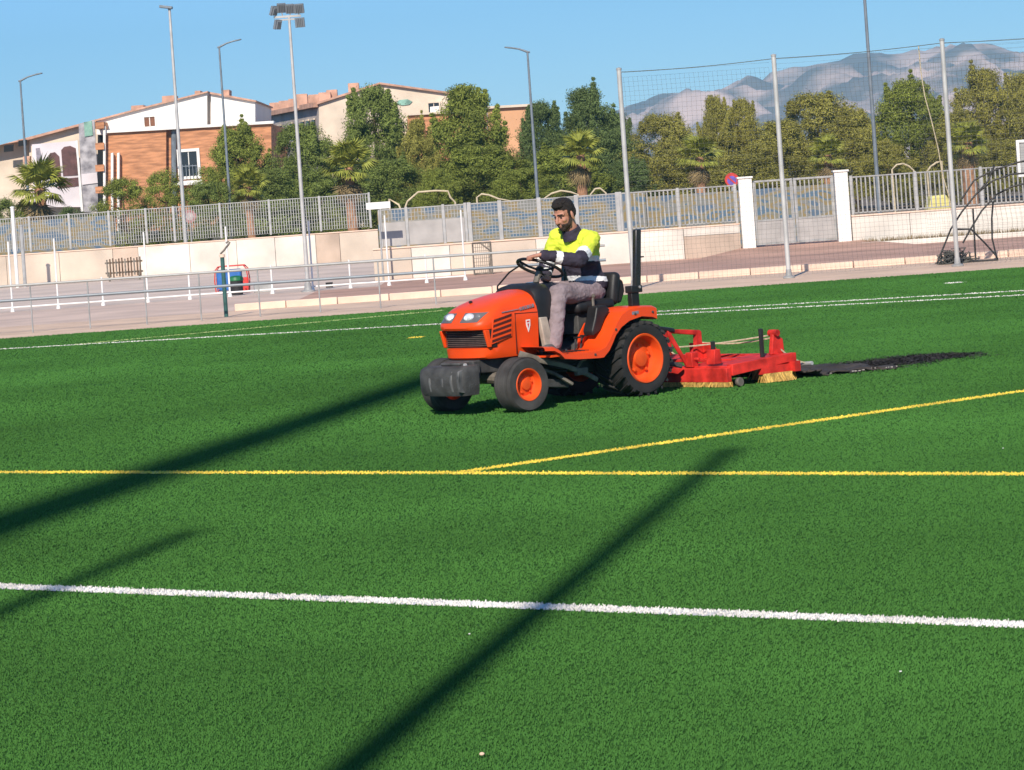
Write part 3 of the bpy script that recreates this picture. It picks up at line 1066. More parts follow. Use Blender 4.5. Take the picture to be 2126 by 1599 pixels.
def window(parent, quad, Y, frame=M_bwhite, depth=.25, fw=.12, glass=M_glass, sill=True):
    """quad px (l, t, r, b): pane set back in a proud frame"""
    l, tp, r_, bt = quad
    a, c = P((l + r_) / 2, tp, Y), P((l + r_) / 2, bt, Y)
    x0, x1 = P(l, (tp + bt) / 2, Y).x, P(r_, (tp + bt) / 2, Y).x
    z0, z1 = c.z, a.z
    q = MB()
    q.box(((x0 + x1) / 2, Y - .03, (z0 + z1) / 2), (x1 - x0, .05, z1 - z0))
    w_ = q.build('window', glass, parent)
    q = MB()
    q.box((x0 - fw / 2, Y - .07, (z0 + z1) / 2), (fw, .16, z1 - z0 + 2 * fw))
    q.box((x1 + fw / 2, Y - .07, (z0 + z1) / 2), (fw, .16, z1 - z0 + 2 * fw))
    q.box(((x0 + x1) / 2, Y - .07, z1 + fw / 2), (x1 - x0, .15, fw))
    q.box(((x0 + x1) / 2, Y - .055, (z0 + z1) / 2), (.06, .03, z1 - z0))
    if sill:
        q.box(((x0 + x1) / 2, Y - .1, z0 - fw / 2), (x1 - x0, .24, fw))
    q.build('frame', frame, w_)
    return w_


BY = 220
t = thing('brick_house', 'orange brick house with white gabled upper storey', 'house')
q = MB()
q.prism(poly([(222, 480), (222, 274), (345, 269), (345, 480)], BY), BY, BY + 16)
q.build('brick_wall', M_brick, t, .03)
q = MB()
q.prism(poly([(372, 480), (372, 267), (563, 257), (566, 480)], BY), BY, BY + 16)
q.build('brick_wall', M_brick, t, .03)
q = MB()
q.prism(poly([(345, 480), (345, 271), (372, 269), (372, 480)], BY + .6), BY + .6, BY + 15)
q.build('recessed_wall', M_brick, t)
q = MB()
q.tube([P(362, 470, BY + .4), P(361, 268, BY + .4)], .22, 8)
q.build('downpipe', M_dpole, t)
q = MB()
q.prism(poly([(200, 280), (201, 251), (300, 224), (430, 192), (430, 282)], BY + 1.2), BY + 1.2, BY + 16)
q.build('gable_wall', M_bwhite, t, .03)
q = MB()
q.prism(poly([(438, 280), (438, 194), (530, 211), (530, 275)], BY + 1.2), BY + 1.2, BY + 16)
q.build('gable_wall', M_bwhite, t, .03)
q = MB()
q.prism(poly([(429.7, 280), (429.7, 200), (438.3, 200), (438.3, 280)], BY + 1.9), BY + 1.9, BY + 15)
q.build('chimney_gap', M_bgrey, t)
q = MB()
q.prism(poly([(198, 252), (198, 248.5), (300, 221.5), (431, 189), (431, 192), (300, 225)], BY + .9), BY + .9, BY + 16.3)
q.prism(poly([(436, 191), (532, 208.5), (532, 212), (436, 195)], BY + .9), BY + .9, BY + 16.3)
rf = q.build('roof', M_rooft, t)
for a, w, h in ((285, 26, 8), (350, 28, 12), (468, 16, 13), (410, 12, 8)):
    yb = 224 - (a - 300) * .247 if a < 430 else 195 + (a - 438) * .17
    q = MB()
    q.prism(poly([(a - w / 2, yb + 6), (a - w / 2, yb - h), (a + w / 2, yb - h - w * .07), (a + w / 2, yb + 6)], BY + 5), BY + 5, BY + 7)
    q.build('chimney', M_rooft, rf, .05)
q = MB()
q.prism(poly([(218, 277), (218, 271), (568, 251), (568, 257)], BY - .3), BY - .3, BY + 1.19)
q.build('cornice', M_bwhite, t, .03)
window(t, (375, 315, 410, 366), BY, fw=.22)
q = MB()
for i in range(6):
    c = P(374 + i * 7, 372, BY - .25)
    q.box((c.x, BY - .3, c.z + .55), (.04, .04, 1.1))
q.box((P(391, 372, BY).x, BY - .3, P(391, 345, BY).z), (1.5, .05, .06))
q.build('balcony_rail', M_dpole, t)
q = MB()
q.box((P(392, 380, BY).x, BY - .35, P(392, 380, BY).z), (2.2, .7, .35))
q.build('balcony_slab', M_bwhite, t, .03)
window(t, (300, 243, 322, 262), BY + 1.2, frame=M_bwhite, fw=.08, glass=mat('shutter_brown', (.20, .08, .04), .7), sill=False)
for z0 in (262, 305, 350, 395):
    a, c = P(203, z0, BY + .5), P(221, z0, BY + .5)
    q = MB()
    q.box(((a.x + c.x) / 2, BY + .2, a.z), (c.x - a.x, 2.0, .5))
    q.build('balcony_slab', M_brick, t)
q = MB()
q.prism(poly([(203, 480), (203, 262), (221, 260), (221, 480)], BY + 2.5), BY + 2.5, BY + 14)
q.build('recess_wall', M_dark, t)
for a in (214, 230, 243):
    q = MB()
    q.prism(poly([(a, 480), (a, 318 if a > 220 else 262), (a + 5, 317 if a > 220 else 262), (a + 5, 480)], BY - .6), BY - .6, BY - .2)
    q.build('column', M_bwhite, t, .02)

BY2 = 236
t = thing('gabled_block', 'cream gabled apartment block with chimneys behind the pines', 'building')
q = MB()
q.prism(poly([(662, 480), (662, 214), (788, 174), (930, 194), (932, 480)], BY2), BY2, BY2 + 14)
q.build('gable_wall', M_bcream, t, .03)
p0, p1 = P(661, 215, BY2), P(538, 241, BY2 + 17)
q = MB()
zt = p0.z
q.prism([(p0.x, BY2 + .05), (p1.x, BY2 + 17), (p1.x + 9, BY2 + 21), (p0.x + 9, BY2 + 12)], 0, zt - .3, 'xy')
q.build('side_wing', M_bgrey, t, .03)
q = MB()
dv = Vector((p1.x - p0.x, 17, 0)).normalized()
nv = Vector((dv.y, -dv.x, 0))
if nv.y > 0:
    nv = -nv
c0, c1 = Vector((p0.x, BY2, 0)) + nv * .5, Vector((p1.x, BY2 + 17, 0)) + nv * .5
q.prism([(c0.x, c0.y), (c1.x, c1.y), (c1.x + 6, c1.y + 4), (c0.x + 6, c0.y + 4)], zt - .29, zt + .1, 'xy')
q.prism(poly([(658, 217), (658, 212.5), (788, 171), (934, 191), (934, 195), (788, 175)], BY2 - .35), BY2 - .35, BY2 + 14.2)
rf = q.build('roof', M_rooft, t)
for i in range(6):
    f = .12 + i * .15
    c = Vector((p0.x, BY2, 0)) + dv * f * 20 + Vector((1.2, 1.2, 0))
    q = MB()
    q.box((c.x, c.y, zt + .45), (1.0, 1.0, 1.1))
    q.build('chimney', M_rooft, rf, .04)
for a in (628, 690, 735):
    c = P(a, 213 - max(0, a - 662) * .31, BY2 + 4)
    q = MB()
    q.box((c.x, BY2 + 4, c.z + .1), (.9, .8, 1.2))
    q.build('chimney', M_rooft, rf, .04)
for f in (1.0, 2.6, 4.2, 7.5, 11.0):
    o_ = Vector((p0.x, BY2, 0)) + dv * (f + .6) + nv * .06
    q = MB()
    Rm = Matrix.Rotation(math.atan2(dv.y, dv.x), 3, 'Z')
    q.box((o_.x, o_.y, zt - 2.0), (.75, .1, 1.5), Rm)
    w_ = q.build('window', M_glass, t)
    q = MB()
    q.box((o_.x + nv.x * .06, o_.y + nv.y * .06, zt - 1.2), (.95, .12, .14), Rm)
    q.box((o_.x + nv.x * .06, o_.y + nv.y * .06, zt - 2.8), (.95, .12, .14), Rm)
    q.build('lintel', M_bcream, w_)
window(t, (890, 214, 912, 236), BY2, frame=M_bcream, fw=.12)
q = MB()
q.prism(poly([(893, 236), (893, 222), (913, 220), (913, 236)], BY2 - .12), BY2 - .12, BY2 - .08)
q.build('window_screen', M_bwhite, t)
q = MB()
q.prism(poly([(822, 216), (828, 208), (846, 206), (856, 211), (850, 217), (836, 219)], BY2 - .1), BY2 - .1, BY2 - .03)
q.build('green_patch', M_teal, t)
t = thing('orange_block', 'flat roofed orange block rising between the pines', 'building')
q = MB()
q.prism(poly([(1012, 480), (1012, 224), (1112, 218), (1115, 480)], BY2 + 16), BY2 + 16, BY2 + 26)
q.build('wall', M_borange, t, .03)
q = MB()
q.prism(poly([(1009, 226), (1009, 221), (1115, 215), (1115, 220)], BY2 + 15.6), BY2 + 15.6, BY2 + 26.4)
q.build('roof_edge', M_bcream, t)
q = MB()
q.prism(poly([(846, 480), (846, 240), (1011, 232), (1011, 480)], BY2 - .6), BY2 - .6, BY2 - .05)
q.build('lower_front', M_brick, t, .03)
q = MB()
q.prism(poly([(846, 240), (846, 236), (935, 231), (935, 235)], BY2 - .9), BY2 - .9, BY2 - .65)
q.build('string_course', M_bcream, t)

t = thing('beige_block', 'long beige building with sloping roof at the left edge', 'building')
q = MB()
q.prism(poly([(-240, 480), (-240, 330), (-60, 312), (30, 296), (60, 290), (60, 480)], BY + 9), BY + 9, BY + 22)
q.build('wall', M_bcream, t, .03)
q = MB()
q.prism(poly([(60.5, 480), (60.5, 284), (130, 268), (222, 246), (222, 480)], BY + 8), BY + 8, BY + 22)
q.build('wall', M_bcream, t, .03)
q = MB()
q.prism(poly([(-240, 330), (-240, 326), (0, 301), (60, 284.5), (224, 241.5), (224, 246), (60, 290), (-60, 312)], BY + 7.3), BY + 7.3, BY + 22.4)
rf = q.build('roof', M_rooft, t)
for a, c, r_, d in ((8, 302, 28, 316), (38, 292, 56, 304)):
    q = MB()
    q.prism(poly([(a, d), (a, c), (r_, c - 2), (r_, d - 2)], BY + 7.2), BY + 7.2, BY + 7.28)
    q.build('eave_opening', M_dark, t)
q = MB()
q.prism(poly([(48, 350), (48, 325), (62, 324), (62, 350)], BY + 6.5), BY + 6.5, BY + 7.2)
q.build('brick_chimney', M_rooft, t, .03)

t = thing('advertising_banner', 'wide pale banner with brown arched shapes on the left building', 'banner')
q = MB()
q.prism(poly([(70, 430), (66, 300), (160, 292), (172, 430)], BY + 6), BY + 6, BY + 6.12)
q.build('cloth', M_banw, t)
for pts in ([(101, 372), (99, 330), (104, 318), (114, 316), (123, 325), (127, 370)], [(131, 366), (127, 312), (133, 305), (146, 303), (157, 308), (163, 364)], [(120, 392), (124, 372), (166, 368), (168, 386)]):
    q = MB()
    q.prism(poly(pts, BY + 5.95), BY + 5.95, BY + 5.99)
    q.build('printed_shape', M_banb, t)
q = MB()
q.prism(poly([(78, 352), (74, 308), (82, 307), (92, 350)], BY + 5.95), BY + 5.95, BY + 5.99)
q.build('printed_shape', mat('print_grey', (.30, .27, .31), .7), t)
t = thing('tall_banner', 'tall narrow grey banner hanging between the left buildings', 'banner')
q = MB()
q.prism(poly([(172, 440), (163, 258), (196, 250), (207, 440)], BY + 4.5), BY + 4.5, BY + 4.6)
q.build('cloth', M_ban, t)
q = MB()
q.prism(poly([(176, 284), (174, 254), (190, 251), (193, 281)], BY + 4.4), BY + 4.4, BY + 4.48)
q.build('green_print', M_teal, t)
q = MB()
q.prism(poly([(171, 384), (169, 362), (201, 358), (203, 380)], BY + 4.4), BY + 4.4, BY + 4.48)
q.build('white_print', M_banw, t)
q = MB()
q.prism(poly([(168, 440), (157, 292), (161, 291), (173, 440)], BY + 4.4), BY + 4.4, BY + 4.5)
q.build('pole', M_white, t)

# ------------------------------------------------------------------ mountain
def mountain():
    Yc = 3600.0
    outline = [(900, 330), (1100, 292), (1290, 238), (1340, 215), (1420, 200), (1500, 186), (1570, 168), (1600, 152), (1650, 146), (1700, 139), (1745, 130), (1775, 112), (1800, 109), (1835, 113), (1870, 108), (1895, 95), (1925, 97), (1955, 88), (1985, 84), (2020, 86), (2060, 95), (2126, 114), (2200, 130), (2300, 140), (2450, 175), (2700, 230), (3000, 300)]
    X = np.array([P(a, c, Yc).x for a, c in outline])
    Z = np.array([P(a, c, Yc).z for a, c in outline])
    nx, ny = 420, 120
    xs = np.linspace(X[0], X[-1], nx)
    vs_ = np.linspace(-1, 1, ny)
    r0 = np.random.default_rng(11)
    def noise(x, y, seed, sc):
        g = np.random.default_rng(seed).random((64, 64))
        u, w = x / sc, y / sc
        i, j = np.floor(u).astype(int), np.floor(w).astype(int)
        fu, fw = u - i, w - j
        fu, fw = fu * fu * (3 - 2 * fu), fw * fw * (3 - 2 * fw)
        g_ = lambda a, c: g[a % 64, c % 64]
        return (g_(i, j) * (1 - fu) + g_(i + 1, j) * fu) * (1 - fw) + (g_(i, j + 1) * (1 - fu) + g_(i + 1, j + 1) * fu) * fw
    XX, VV = np.meshgrid(xs, vs_)
    YY = Yc + np.where(VV < 0, VV * 1300, VV * 900)
    crest = np.interp(XX, X, Z)
    fall = 1 - np.abs(VV) ** 0.9
    rid = np.zeros_like(XX)
    for k, (sc, am) in enumerate(((420, .42), (190, .30), (90, .17), (40, .08))):
        rid += am * (1 - 2 * np.abs(noise(XX + .35 * YY, YY * .45, k + 3, sc) - .5) * 1.0 - .5)
    damp = np.clip(np.abs(VV) * 7, 0, 1)
    ZZ = crest * np.clip(fall + rid * damp * np.clip(fall * 2.2, 0, 1), 0, None)
    rough = (noise(XX, YY, 77, 26) - .5) * 9 + (noise(XX, YY, 78, 60) - .5) * 20 - np.abs(noise(XX + .3 * YY, YY * .35, 79, 34) - .5) * 26 + 6
    ZZ += rough * np.clip(fall * 3, 0, 1) * (.4 + .6 * damp)
    ZZ -= 1.0
    V = np.stack([XX, YY, ZZ], 2).reshape(-1, 3)
    idx = np.arange(nx * ny).reshape(ny, nx)
    F = np.stack([idx[:-1, :-1], idx[:-1, 1:], idx[1:, 1:], idx[1:, :-1]], 2).reshape(-1, 4)
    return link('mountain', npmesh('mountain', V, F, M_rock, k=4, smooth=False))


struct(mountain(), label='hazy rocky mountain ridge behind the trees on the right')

# ------------------------------------------------------------------ trees
def leaf_quads(cent, nrm, size, r):
    n = len(cent)
    a = r.normal(size=(n, 3))
    u = np.cross(nrm, a)
    u /= np.linalg.norm(u, axis=1)[:, None] + 1e-9
    w = np.cross(nrm, u)
    w /= np.linalg.norm(w, axis=1)[:, None] + 1e-9
    s1 = (size * r.uniform(.6, 1.4, n))[:, None]
    s2 = (size * r.uniform(.16, .36, n))[:, None]
    return np.stack([cent - u * s1, cent - w * s2, cent + u * s1, cent + w * s2], 1).reshape(-1, 3)


def crown_mesh(seed, kind):
    """unit crown, z 0..1, radius about .5"""
    r = np.random.default_rng(seed)
    C = []
    npuff = {'pine': 190, 'shrub': 110, 'tall': 180}[kind]
    lobes = r.uniform(0, 2 * np.pi, 3)
    for k in range(npuff):
        t = r.uniform(0.0, 1.0) ** (.85)
        if kind == 'pine':
            env = .50 * (min(1, (t + .10) / .32) ** .8) * (1 - max(0, t - .30) / .78) ** .6
        elif kind == 'tall':
            env = .42 * (min(1, (t + .2) / .4)) * (1 - max(0, t - .35) / .68) ** .62
        else:
            env = .50 * math.sqrt(max(.02, 1 - (2 * t - .85) ** 2 / 1.35))
        env = max(env, .07)
        a = r.uniform(0, 2 * np.pi)
        env *= 1 + .22 * math.sin(2 * a + lobes[0]) + .16 * math.sin(3 * a + 7 * t + lobes[1])
        rad = env * math.sqrt(r.uniform(.12, 1.0))
        pr = r.uniform(.06, .13) * (1.15 - .45 * t)
        C.append((rad * math.cos(a), rad * math.sin(a), t * .95 + .02, pr))
    if kind != 'shrub':                      # ragged leaders sticking out of the outline
        for k in range(16):
            t = r.uniform(.35, .97)
            env = (.50 if kind == 'pine' else .42) * (1 - max(0, t - .3) / .75) ** .6
            a = r.uniform(0, 2 * np.pi)
            x0, y0 = env * math.cos(a) * .9, env * math.sin(a) * .9
            L_ = r.uniform(.06, .15)
            for i in range(4):
                f = i / 3
                C.append((x0 * (1 + .12 * f), y0 * (1 + .12 * f), t + L_ * f, .05 * (1 - .7 * f)))
    cs, ns = [], []
    for (x, y, z, pr) in C:
        n = int(r.uniform(170, 300))
        d = r.normal(size=(n, 3))
        d /= np.linalg.norm(d, axis=1)[:, None]
        rr = pr * (r.uniform(.35, 1.1, n) + (r.random(n) < .10) * r.uniform(0, .55, n))[:, None]
        sc = np.array([1.15, 1.15, .82])
        cs.append(np.array([x, y, z]) + d * rr * sc)
        dn = d + r.normal(scale=.55, size=(n, 3)) + np.array([0, 0, .25])
        ns.append(dn / np.linalg.norm(dn, axis=1)[:, None])
    cent, nrm = np.concatenate(cs), np.concatenate(ns)
    V = leaf_quads(cent, nrm, .0145, r)
    return V


CROWN = {}
for i in range(4):
    CROWN[('pine', i)] = crown_mesh(20 + i, 'pine')
for i in range(3):
    CROWN[('tall', i)] = crown_mesh(50 + i, 'tall')
for i in range(2):
    CROWN[('shrub', i)] = crown_mesh(70 + i, 'shrub')
CM = {}


def tree(kind, var, mi, px, top, hw, Y, label, low=.12, name='pine_tree', group='pine trees beyond the fence'):
    c = P(px, top, Y)
    h = c.z
    w = hw / FPX * Y * 2 * 1.42
    t = thing(name, label, 'tree' if name != 'round_bush' else 'bush', (c.x, Y, 0), random.uniform(0, 6.28), group)
    key = (kind, var, mi)
    if key not in CM:
        V = CROWN[(kind, var)]
        CM[key] = npmesh('crown', V, np.arange(len(V)).reshape(-1, 4), M_pines[mi], k=4)
    o = link('crown', CM[key], t)
    o.scale = (w, w, h * (1 - low))
    o.location = (0, 0, h * low)
    q = MB()
    r_ = random.Random(int(px))
    q.tube([(0, 0, 0), (.06, .02, h * .3), (-.03, .05, h * .6), (.02, 0, h * .92)], [h * .028, h * .022, h * .014, h * .004], 8)
    tr = q.build('trunk', M_bark, t)
    q = MB()
    for k in range(9):
        a, z = r_.uniform(0, 6.28), h * r_.uniform(.2, .75)
        l = w * .32 * (1.1 - z / h)
        q.tube([(0, 0, z), (l * .5 * math.cos(a), l * .5 * math.sin(a), z + l * .22), (l * math.cos(a), l * math.sin(a), z + l * .5)], [h * .011, h * .007, h * .003], 5)
        if k % 3 == 2:
            q.build('limb_cluster', M_bark, tr)['kind'] = 'stuff'
            q = MB()
    return t


TREES = [('pine', 0, 0, 488, 262, 66, 160, 'rounded pine covering the right end of the brick house'),
         ('pine', 1, 1, 622, 256, 64, 156, 'pine standing behind the floodlight mast'),
         ('tall', 0, 1, 772, 180, 82, 160, 'tall ragged pine in front of the cream gabled block'),
         ('tall', 1, 2, 862, 250, 48, 150, 'slim reddish green pine right of the tall ragged pine'),
         ('tall', 2, 0, 962, 178, 92, 156, 'tallest broad pine left of the middle street lamp'),
         ('pine', 2, 0, 1000, 300, 95, 146, 'wide low pine skirt under the tallest pine'),
         ('tall', 0, 3, 1120, 212, 62, 162, 'dark pine behind the middle street lamp'),
         ('tall', 1, 3, 1216, 183, 72, 164, 'dark tall pine just left of the first net post'),
         ('pine', 3, 3, 1275, 236, 50, 170, 'small dark pine behind the first net post'),
         ('pine', 0, 0, 1160, 310, 80, 148, 'low pine behind the driver head'),
         ('pine', 1, 2, 1372, 236, 66, 158, 'olive pine right of the first net post'),
         ('tall', 2, 2, 1480, 200, 44, 164, 'narrow pine top left of the second net post'),
         ('tall', 0, 2, 1538, 206, 46, 166, 'narrow pine crown touching the mountain left of the second post'),
         ('pine', 2, 2, 1430, 300, 80, 150, 'low olive pine above the vertical bar fence'),
         ('pine', 3, 2, 1620, 250, 70, 156, 'olive pine directly behind the second net post'),
         ('pine', 1, 2, 1692, 192, 84, 162, 'broad olive pine in the middle of the netting'),
         ('pine', 0, 2, 1768, 232, 62, 156, 'olive pine left of the lamp column'),
         ('pine', 2, 0, 1885, 164, 72, 158, 'tall green pine between lamp column and third net post'),
         ('pine', 3, 2, 1840, 300, 60, 148, 'low pine at the foot of the lamp column'),
         ('tall', 1, 2, 2035, 145, 70, 160, 'tall pale pine right of the third net post'),
         ('pine', 0, 2, 1975, 230, 60, 156, 'pine hidden behind the third net post'),
         ('pine', 1, 2, 2118, 150, 56, 158, 'pine cut by the right edge of the picture'),
         ('pine', 2, 2, 2080, 290, 60, 148, 'low pine above the folded goal frame'),
         ('pine', 3, 2, 1545, 320, 75, 146, 'low pine behind the red road sign'),
         ('pine', 3, 1, 560, 350, 66, 146, 'low bushy pine between the two left masts'),
         ('pine', 0, 1, 655, 350, 60, 148, 'low bushy pine right of the floodlight mast'),
         ('pine', 2, 1, 805, 330, 70, 146, 'low pine behind the blank white sign'),
         ('pine', 3, 0, 905, 350, 40, 143, 'small pine beside the dark gap in the trees'),
         ('pine', 1, 0, 1080, 350, 60, 143, 'low pine at the foot of the middle street lamp'),
         ('pine', 2, 3, 1300, 330, 60, 150, 'low dark pine behind the rollbar')]
for a in TREES:
    tree(*a)
for a in (('shrub', 0, 0, 252, 372, 56, 150, 'round green bush below the brick house corner'), ('shrub', 1, 0, 342, 354, 52, 152, 'taller round bush below the brick house window'),
          ('shrub', 0, 1, 430, 380, 50, 150, 'dark round bush right of the slim mast'), ('shrub', 1, 1, 20, 412, 50, 150, 'low bush at the left edge under the beige building'),
          ('shrub', 1, 3, 150, 430, 46, 152, 'low dark bush below the banners'), ('shrub', 0, 2, 1705, 365, 60, 145, 'low olive bush behind the gate'),
          ('shrub', 1, 2, 1930, 355, 60, 146, 'low olive bush behind the hanging rope'), ('shrub', 0, 0, 730, 420, 50, 140, 'low green bush behind the end of the left fence')):
    tree(*a, low=.02, name='round_bush', group='bushes beyond the fence')


# palms: each frond is an object of its own
def frond_mesh(seed, m, drop):
    r_ = random.Random(seed)
    q = MB()
    q.tube([(0, 0, 0), (.35, 0, .06), (.62, 0, .02 - drop * .2)], [.03, .02, .014], 5)
    c = Vector((.62, 0, .02 - drop * .2))
    for k in range(21):
        a = R(-105 + 210 * k / 20) + r_.uniform(-.04, .04)
        L = .62 * (1 - .18 * abs(k - 10) / 10) * r_.uniform(.9, 1.1)
        d = Vector((math.cos(a), math.sin(a), .12 - drop * .35))
        sd = Vector((-math.sin(a), math.cos(a), 0)) * .035
        md = c + d * L * .55
        tip = c + d * L + Vector((0, 0, -.10 - drop * .25))
        q.add([c, md - sd + Vector((0, 0, .015)), tip, md + sd + Vector((0, 0, .015))], [(0, 1, 2, 3)])
    me = q.mesh('frond', m, 0)
    return me


FR = [frond_mesh(1, M_palm, 0), frond_mesh(2, M_palm, .5), frond_mesh(3, M_palmdry, 1.0)]


def palm(px, cy, hwpx, Y, label, trunk_r=.22, skirt=True, n=30):
    c = P(px, cy, Y)
    t = thing('fan_palm', label, 'palm', (c.x, Y, 0), 0, 'fan palms beyond the fence')
    s = hwpx / FPX * Y / 1.15
    r_ = random.Random(int(px))
    q = MB()
    rows = 9
    q.tube([(.02 * math.sin(i), .02 * math.cos(i), (c.z + .1) * i / rows) for i in range(rows + 1)], [trunk_r * (1.25 - .45 * i / rows) * (1.06 if i % 2 else .97) for i in range(rows + 1)], 10)
    q.build('trunk', M_palmbark, t)
    for k in range(n + (10 if skirt else 0)):
        dry = k >= n
        o = link('frond', FR[2] if dry else FR[k % 2], t)
        el = r_.uniform(-75, -50) if dry else R(0) + (-35 + 115 * (k / n) ** .8)
        o.rotation_euler = Euler((r_.uniform(-.3, .3), -R(el) if not dry else R(-el), k * 2.39996 + r_.uniform(-.2, .2)))
        o.location = (0, 0, c.z + (.0 if dry else .1 * k / n))
        z = s * r_.uniform(.85, 1.12)
        o.scale = (z, z, z)
    return t


palm(82, 395, 70, 140, 'large fan palm below the wide banner at the left', .30)
palm(516, 392, 46, 138, 'small fan palm in front of the rounded pine by the brick house', .18)
palm(724, 352, 66, 138, 'bright fan palm right of the floodlight mast', .24)
palm(1205, 326, 56, 138, 'fan palm with bare orange trunk above the driver head', .24)
palm(1452, 330, 52, 138, 'fan palm behind the bar fence right of the first net post', .22)
palm(1718, 326, 46, 138, 'fan palm above the gate', .22)
palm(2008, 300, 52, 138, 'fan palm with orange trunk right of the third net post', .30)

# ------------------------------------------------------------------ haze: one closed box of even air, the sky outside it
hz = MB()
hz.box((0, 2000, 159), (7000, 5600, 326))
hm = bpy.data.materials.new('haze_air')
hm.use_nodes = True
nt = hm.node_tree
for n in list(nt.nodes):
    if n.type != 'OUTPUT_MATERIAL':
        nt.nodes.remove(n)
pv = nt.nodes.new('ShaderNodeVolumePrincipled')
pv.inputs['Color'].default_value = (0.32, 0.76, 1.0, 1)
pv.inputs['Density'].default_value = 0.00020
pv.inputs['Anisotropy'].default_value = 0.0
nt.links.new(pv.outputs['Volume'], nt.nodes['Material Output'].inputs['Volume'])
o = hz.build('haze', hm, smooth=0)
struct(o, 'stuff', 'thin bluish haze in front of the mountain')
o['category'] = 'haze'

# ------------------------------------------------------------------ compact tractor (x forward, y to its left, origin under the rear axle)
PSI = R(42)
FW = Vector((-math.cos(PSI), -math.sin(PSI), 0))
LF = Vector((math.sin(PSI), -math.cos(PSI), 0))
TO = G(1088, 856) - FW * 1.37 - LF * .48
TRZ = R(180) + PSI
T = thing('tractor', 'small orange compact tractor driving over the turf', 'tractor', TO, TRZ)


def interp(z, tab):
    return float(np.interp(z, [a for a, _ in tab], [c for _, c in tab]))


XF = [(.455, 1.575), (.47, 1.60), (.545, 1.605), (.552, 1.545), (.695, 1.545), (.702, 1.635), (.72, 1.648), (.752, 1.645), (.775, 1.625), (.80, 1.60), (.84, 1.565), (.87, 1.52), (.90, 1.45), (.935, 1.34), (.965, 1.2), (.99, 1.05), (1.0, .99)]
WF = [(.455, .262), (.48, .27), (.70, .285), (.75, .29), (.80, .288), (.86, .275), (.90, .255), (.94, .225), (.97, .18), (.99, .12), (1.0, .06)]


def outline(z, xr, xf, w, n=15, dep=.20, ex=3.0):
    xc = max(xr, xf - dep)
    L_ = [(xr, w), (xr + (xc - xr) * .33, w), (xr + (xc - xr) * .66, w)]
    for k in range(n + 1):
        a = math.pi / 2 * (1 - k / n)
        L_.append((xc + (xf - xc) * max(0, math.cos(a)) ** (2 / ex), w * max(0, math.sin(a)) ** (2 / ex)))
    return L_ + [(x, -y) for x, y in reversed(L_[:-1])]


zs = [.455, .47, .50, .545, .552, .60, .65, .695, .702, .72, .735, .752, .775, .80, .82, .84, .855, .87, .885, .90, .918, .935, .95, .965, .978, .99, 1.0]
rows = []
for z in zs:
    rows.append([(x, y, z) for x, y in outline(z, .965, interp(z, XF), interp(z, WF))])
q = MB()
q.grid(rows)
q.add(rows[-1], [tuple(range(len(rows[-1])))])
q.add(rows[0], [tuple(range(len(rows[0])))])
hood = q.build('hood', M_orange, T, smooth=40)

# grille: dark panel wrapping round the nose, with fine bars
q = MB()
q.grid([[(x, y, z) for x, y in outline(z, 1.44, 1.553, .283, dep=.10)] for z in (.553, .62, .694)])
gr = q.build('grille', M_dark, hood)
for k in range(9):
    z = .563 + k * .0155
    q = MB()
    q.grid([[(x, y, zz) for x, y in outline(z, 1.50, xf, .272, dep=.10)] for zz, xf in ((z, 1.556), (z + .004, 1.560), (z + .008, 1.556))])
    q.build('grille_bar', mat('grille_grey', (.11, .085, .075), .6, var=.15, scale=20), gr)
# grille side posts of the hood
for s in (1, -1):
    q = MB()
    q.prism([(1.50, .552), (1.535, .552), (1.575, .697), (1.52, .697)], s * .262, s * .290)
    q.build('grille_post', M_orange, hood, .006)
# headlights
for s in (1, -1):
    def nose(z, yy):
        o_ = outline(z, .965, interp(z, XF), interp(z, WF), n=40)
        o_ = [p for p in o_ if p[1] >= 0]
        ys = [p[1] for p in o_][::-1]
        xs_ = [p[0] for p in o_][::-1]
        return float(np.interp(yy, ys, xs_))
    # lens housing: patch on the nose from y .05 to .25, z .76 to .85
    rr = []
    for i in range(7):
        z = .766 + .078 * i / 6
        row = []
        for j in range(11):
            yy = .052 + (.258 - .030 * (1 - i / 6) - .052) * j / 10
            row.append((nose(z, yy) + .004, s * yy, z))
        rr.append(row)
    q = MB()
    q.grid(rr)
    hl = q.build('headlight', mat('lamp_housing', (.13, .12, .12), .35, var=.1), T)
    cy, cz = .118, .803
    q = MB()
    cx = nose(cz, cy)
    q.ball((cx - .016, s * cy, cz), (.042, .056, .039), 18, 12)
    q.build('reflector', M_lampshine, hl)
    q = MB()
    q.ball((cx + .004, s * (cy - .01), cz - .002), (.030, .030, .024), 12, 8)
    q.build('bulb_glass', mat('lamp_glass', (.95, .95, .97), .1, var=.0), hl)
    q = MB()
    cx2 = nose(.805, .205)
    q.ball((cx2 - .016, s * .200, .806), (.024, .034, .026), 14, 9)
    q.build('side_lamp', mat('lamp_smoke', (.18, .18, .19), .2, var=.05), hl)
# side louvres
for s in (1, -1):
    q = MB()
    q.prism([(1.52, .57), (1.275, .625), (1.25, .805), (1.47, .79)], s * .2866, s * .2905)
    vent = q.build('vent_panel', M_orange, hood, .003)
    for k in range(5):
        f = k / 4
        x1, z1 = 1.468 + (1.50 - 1.468) * (1 - f), .60 + .165 * f
        x0, z0 = 1.285 - .02 * f, z1 + .038
        q = MB()
        q.prism([(x1, z1 - .012), (x0, z0 - .012), (x0 - .002, z0 + .010), (x1 - .004, z1 + .010)], s * .2895, s * .2925)
        q.build('louvre', mat('louvre_dark', (.085, .012, .006), .7), vent)
